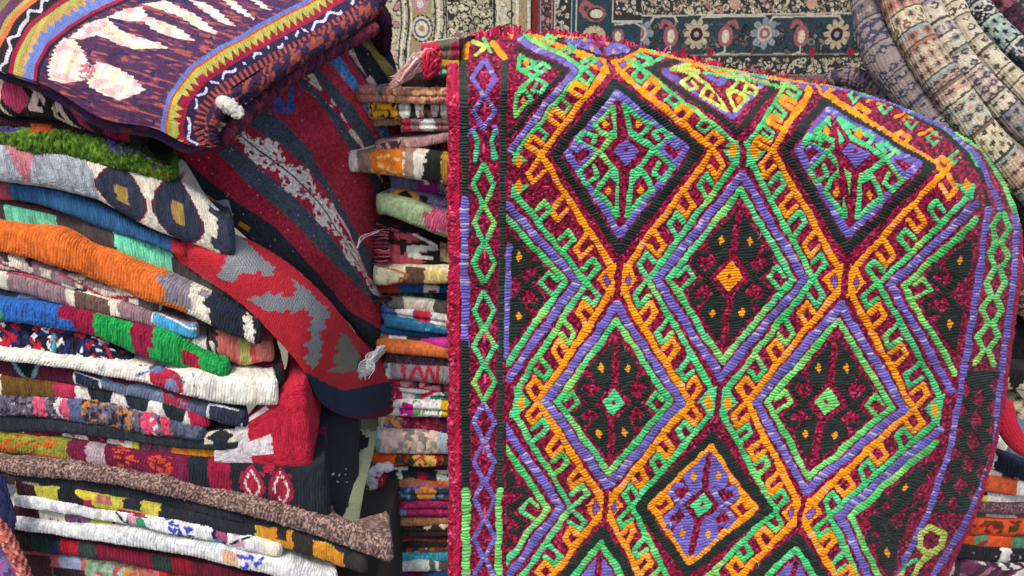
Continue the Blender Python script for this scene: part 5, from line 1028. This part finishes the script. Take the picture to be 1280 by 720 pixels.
# ================================================================== folded carpets heaped at the upper right
GT = 'folded carpets slung over the heap at the upper right'
def p_fold(seed, ink, cols):
    def f(D, q):
        S, T, H = D.S, D.T, D.H; rg = np.random.RandomState(seed); L = S.max(); x = -5.0
        Tq = np.floor(T / 2.1) * 2.1; Sq = np.floor((S + .1 * (T - H / 2)) / 1.9) * 1.9
        while x < L:      # cross bands, each with its own stepped lattice of little hooked diamonds
            w_ = rg.uniform(16, 44); per = rg.uniform(12, 24); pt = rg.uniform(11, 20); k = rg.randint(3)
            seq = [ink] + [cols[rg.randint(len(cols))] for _ in range(3)] + [cols[0]]
            if k == 1: seq = [cols[rg.randint(len(cols))], ink, cols[rg.randint(len(cols))], cols[0], cols[0]]
            m = (Sq >= x) & (Sq < x + w_)
            a = np.abs(((Sq - x) / per) % 1 - .5) * per; b = np.abs(((Tq + seed) / pt) % 1 - .5) * pt
            lev = np.floor((a * (1.0 if k < 2 else .55) + b * (.8 if k else .45)) / 2.6).astype(int) % len(seq)
            pal = np.array([lin(c) for c in seq]); D.col[m] = pal[lev[m]]
            m2 = m & (Sq < x + 2.2); D.col[m2] = lin(ink)
            m2 = m & (Sq >= x + 2.2) & (Sq < x + 6); D.col[m2] = lin(cols[rg.randint(len(cols))])
            x += w_
        D.col[:] = D.col * .90 + .10 * lin(cols[0])
        D.col *= (.82 + .34 * h2(np.floor((T + .1 * S) / 4.2), np.floor(S / 7), 3))[..., None]
        D.h += 1.5 * np.abs(np.sin((T + .1 * S) * math.pi / 4.2)) ** .8 + 2.5 * (vn(S / 40, T / 60, seed) - .5)
    return f
def roll(label, pts, rad, base, ink, cols, seed, squash=.9):
    pts = [(x, y, Y_ + .17) for x, y, Y_ in pts]; rad = [v * .88 for v in rad]; cols = [tuple(np.clip(np.array([int(c[i:i+2], 16) for i in (1, 3, 5)]) / 255 * .93, 0, 1)) for c in cols]
    o = tube('folded_carpet', pts, rad, base, [], fn=p_fold(seed, ink, cols), amp=.6, squash=squash)
    return tag(o, label, 'carpet', GT)
INK = '#1c1a1e'
roll('grey pink draped carpet fold with navy blots, leftmost at the upper right', [(1084,-40,1.66),(1096,20,1.60),(1104,60,1.55),(1128,100,1.50),(1160,140,1.46),(1200,190,1.42),(1240,240,1.40)], [26,30,30,26,24,22,20], '#8e7f7c', '#2c2c48', ['#8e7f7c','#9c8e88','#77696a','#3a3a58','#a89a90','#7c7068'], 3)
roll('small pinkish carpet fold lying lowest beside the far edge of the kilim', [(1030,104,1.62),(1060,96,1.60),(1085,106,1.58),(1110,124,1.55),(1150,150,1.5)], [9,12,14,14,12], '#7c6864', '#2a2638', ['#8a7470','#5c5058','#9c8078','#3a3450'], 7)
roll('tan and cream carpet fold with brown figure, thick and long', [(1108,-60,1.60),(1120,-10,1.55),(1140,40,1.50),(1170,90,1.45),(1210,145,1.41),(1250,195,1.38),(1300,250,1.36),(1330,290,1.35)], [24,22,23,24,24,22,20,20], '#b8a88c', INK, ['#c8b898','#a88a78','#d0c4a4','#8ea0a0','#9a5c50','#c4b494','#b48c7c','#6c5448'], 5)
roll('cream carpet fold with pink and black outlines beside the tan one', [(1140,-60,1.62),(1152,-10,1.57),(1176,40,1.51),(1212,90,1.46),(1250,130,1.42),(1300,180,1.39),(1340,220,1.38)], [18,17,18,18,18,17,17], '#b4a694', INK, ['#c4b8a2','#a88c88','#8a7a90','#b8ac98','#7c8078'], 9)
roll('narrow beige carpet fold with black notches, third ridge from the left', [(1172,-60,1.64),(1184,-12,1.59),(1206,36,1.53),(1240,76,1.48),(1286,118,1.43),(1340,168,1.41)], [16,15,15,15,15,15], '#bcae96', INK, ['#c8bca0','#b0a48c','#9c9080','#c0b49c'], 13)
roll('mint and dark banded carpet fold near the top right corner', [(1200,-60,1.66),(1212,-10,1.61),(1238,30,1.55),(1270,60,1.50),(1340,112,1.46)], [15,15,16,16,16], '#8c9c90', '#1a1820', ['#2c2430','#a8b8a8','#8c9c98','#c0bcae','#3c4858'], 17)
roll('dark maroon carpet fold between the mint and the green ones', [(1216,-60,1.72),(1230,-14,1.66),(1256,12,1.62),(1284,42,1.58),(1340,86,1.54)], [16,16,17,17,17], '#3a1e2c', '#141016', ['#4a2434','#7c4a54','#2c1c28','#5c3c44'], 21)
roll('green, pink and black banded carpet fold touching the right border', [(1240,-60,1.72),(1254,-20,1.67),(1276,4,1.63),(1300,30,1.6),(1350,60,1.58)], [16,16,17,18,18], '#7c4a58', '#17121a', ['#5c9c80','#8c5c64','#2a2430','#a08c84','#6c2c48'], 23)
roll('dusty rose carpet fold showing at the very top right', [(1190,-66,1.78),(1206,-30,1.74),(1240,-8,1.70),(1280,6,1.68),(1340,10,1.66)], [18,18,18,18,18], '#8c6468', '#1a141c', ['#9c7074','#5c3c48','#4a7c68','#a48c88'], 27)
roll('dark brown carpet body underneath the tan fold by the right border', [(1180,150,1.56),(1230,210,1.52),(1290,280,1.49),(1320,330,1.48)], [30,34,34,30], '#2a1c1e', '#120e12', ['#3a2628','#2c1c22','#4a3434'], 29)
# ================================================================== right pile, seen past the kilim's edge
GRP = 'folded rugs in the right pile'
def RP(label, x0, yl, bl_, yr, br_, base, cmds, Y=1.42, **k):
    Y += .04
    kk = dict(end='L', rc=.012, bx=.3, wob=1.2, side=.2); kk.update(k)
    return folded(label, [(x0, yl), (x0 + 60, (yl + yr) / 2 + k.get('sag', 0) if False else (yl + yr) / 2), (1345, yr)], [(x0, bl_), (x0 + 60, (bl_ + br_) / 2), (1345, br_)], Y, base, cmds, group=GRP, **kk)
o = tube('hanging_kilim', [(1250,498,1.40),(1258,530,1.385),(1276,556,1.38),(1310,566,1.38)], [14,14,12,12], '#a81c30', [], fn=lambda D, q: setattr(D, 'h', D.h + 1.3 * np.abs(np.sin(D.T * math.pi / 4))), squash=.6); tag(o, 'bright red ribbed kilim end curling out behind the right edge', 'kilim')
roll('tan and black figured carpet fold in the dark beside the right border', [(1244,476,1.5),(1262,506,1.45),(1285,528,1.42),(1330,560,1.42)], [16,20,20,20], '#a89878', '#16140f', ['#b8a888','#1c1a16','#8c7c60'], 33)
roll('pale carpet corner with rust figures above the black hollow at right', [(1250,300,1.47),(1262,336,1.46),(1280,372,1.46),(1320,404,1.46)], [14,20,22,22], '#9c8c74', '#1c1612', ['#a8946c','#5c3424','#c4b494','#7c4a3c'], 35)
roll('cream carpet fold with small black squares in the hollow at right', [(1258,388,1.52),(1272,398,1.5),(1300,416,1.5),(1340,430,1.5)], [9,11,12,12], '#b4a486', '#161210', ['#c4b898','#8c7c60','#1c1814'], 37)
RP('black slab standing in for the shade inside the hollow at right', 1236, 392, 474, 410, 500, '#101012', [], Y=1.60)  # shade of the hollow put in as a near-black slab
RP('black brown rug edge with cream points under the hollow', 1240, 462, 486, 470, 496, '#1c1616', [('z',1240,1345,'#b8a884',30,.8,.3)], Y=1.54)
RP('slate blue and white rug edge, uppermost of the right pile', 1240, 546, 566, 562, 600, '#5a6c88', [('b',1236,1258,'#d0ccc2'),('o',1262,1340,'#8090a4',12,3)], Y=1.42)
RP('dark navy rug fold sloping under the slate blue one', 1236, 566, 584, 604, 634, '#161c2c', [('b',1240,1244,'#c8c8c8'),('o',1270,1345,'#c0c4cc',6,1.6)], Y=1.39)
RP('cream and plum crumpled rug edge under the navy fold', 1226, 578, 598, 606, 640, '#4a2c34', [('b',1222,1246,'#c8bcaa'),('e',1240,.5,12,.4,'#c8bcaa')], Y=1.40)
RP('rust orange rolled rug end in the middle of the right pile', 1228, 598, 616, 614, 632, '#b8522c', [('b',1272,1345,'#d0ccc8')], Y=1.385, rc=.014)
RP('white rug edge with yellow tassel blots under the rust roll', 1216, 614, 632, 618, 640, '#cfc8c4', [('b',1216,1232,'#3a2028',0,.5),('o',1222,1246,'#b8b040',16,2.6,.4,1)], Y=1.40)
RP('purple brown ribbed rug edge below the white one', 1212, 630, 642, 634, 646, '#4c3038', [('v','#7c5c64',.3)], Y=1.385, ribp=4)
RP('grey and ivory blocked rug edge between brown and orange ones', 1208, 641, 653, 644, 656, '#6a6058', [('b',1232,1270,'#c8c0b4')], Y=1.40)
RP('orange rug edge with dark red and olive leaves', 1200, 652, 670, 654, 672, '#c04a1c', [('o',1200,1345,'#7c1420',26,4),('o',1200,1345,'#3c3a18',16,3.4)], Y=1.385, rc=.014)
RP('plain orange rug edge with a green blot, under the leafy one', 1196, 668, 684, 674, 692, '#c44a20', [('e',1226,.4,9,.4,'#4a7c5c'),('e',1272,.4,8,.4,'#4a7c5c'),('o',1216,1236,'#8c2020',6,2.6)], Y=1.39)
RP('black lint specked rug edge near the bottom of the right pile', 1186, 682, 700, 690, 706, '#1e1c20', [('o',1200,1345,'#8c8c90',16,1),('b',1250,1262,'#c8c4c0')], Y=1.38)
RP('plum and white patterned rug edge, lowest of the right pile', 1176, 699, 722, 706, 730, '#3c2434', [('j',1200,1345,['#3c2434','#8c5c70','#d0c4c0','#5c2c48'],8,3),('b',1176,1192,'#c8b8b0')], Y=1.385)
RP('brown and cream rug edge under the picture edge at right', 1170, 723, 745, 730, 752, '#6a4a3a', [], Y=1.39)
# ================================================================== setting
def slab(name, x0, x1, y0, y1, z0, z1, c, mat):
    V = [(x, y, z) for z in (z0, z1) for y in (y0, y1) for x in (x0, x1)]
    Fq = [(0,2,3,1),(4,5,7,6),(0,1,5,4),(2,6,7,3),(0,4,6,2),(1,3,7,5)]
    me = bpy.data.meshes.new(name); me.from_pydata(V, [], Fq); me.materials.append(mat)
    o = bpy.data.objects.new(name, me); C.objects.link(o); o['kind'] = 'structure'; return o
def plain(name, c, rough=.9, sc=8):
    m = bpy.data.materials.new(name); m.use_nodes = True; nt = m.node_tree; b = nt.nodes['Principled BSDF']; b.inputs['Roughness'].default_value = rough
    n = nt.nodes.new('ShaderNodeTexNoise'); n.inputs['Scale'].default_value = sc; n.inputs['Detail'].default_value = 6
    r = nt.nodes.new('ShaderNodeValToRGB'); r.color_ramp.elements[0].color = tuple(lin(c) * .6) + (1,); r.color_ramp.elements[1].color = tuple(lin(c) * 1.3) + (1,)
    nt.links.new(n.outputs[0], r.inputs[0]); nt.links.new(r.outputs[0], b.inputs['Base Color']); return m
slab('floor', -6, 6, -4, 6, .17, .22, 0, plain('concrete', '#6e6a64'))
slab('wall', -3.2, 3.2, 2.35, 2.45, .22, 2.4, 0, plain('plaster', '#8f8878'))

m_ = plain('dark_board', '#2c2824')
slab('plinth', -1.0, -.19, 1.02, 1.5, .22, .64, 0, m_); slab('plinth', -.16, .42, 1.32, 1.75, .22, .425, 0, m_); slab('plinth', .52, 1.2, 1.46, 1.9, .22, .30, 0, m_)
EXPO = 0.88
# ================================================================== camera, light, world
cam = bpy.data.cameras.new('camera'); co = bpy.data.objects.new('camera', cam); C.objects.link(co)
co.location = CAM; co.rotation_euler = (R(90) - PITCH, 0, 0)
cam.sensor_width = 36; cam.lens = 36 * F / 1280; cam.clip_start = .02; cam.clip_end = 200
bpy.context.scene.camera = co
SUN_EL, SUN_AZ = R(58), R(203)      # azimuth measured clockwise from +Y (behind the camera, a little to the left)
w = bpy.data.worlds.new('World'); bpy.context.scene.world = w; w.use_nodes = True; nt = w.node_tree
sky = nt.nodes.new('ShaderNodeTexSky'); sky.sky_type = 'NISHITA'; sky.sun_disc = False; sky.sun_elevation = SUN_EL; sky.sun_rotation = SUN_AZ
sky.dust_density = 3.0
nt.links.new(sky.outputs[0], nt.nodes['Background'].inputs[0]); nt.nodes['Background'].inputs[1].default_value = .12
sl = bpy.data.lights.new('sun', 'SUN'); sl.energy = 1.5; sl.angle = R(14); sl.color = (1, .95, .88)
so = bpy.data.objects.new('sun', sl); C.objects.link(so)
d = Vector((math.sin(SUN_AZ) * math.cos(SUN_EL), math.cos(SUN_AZ) * math.cos(SUN_EL), math.sin(SUN_EL)))
so.rotation_euler = (-d).to_track_quat('-Z', 'Y').to_euler()
v = bpy.context.scene.view_settings; v.view_transform = 'Standard'; v.look = 'None'; v.exposure = EXPO; v.gamma = 1; v.use_curve_mapping = False
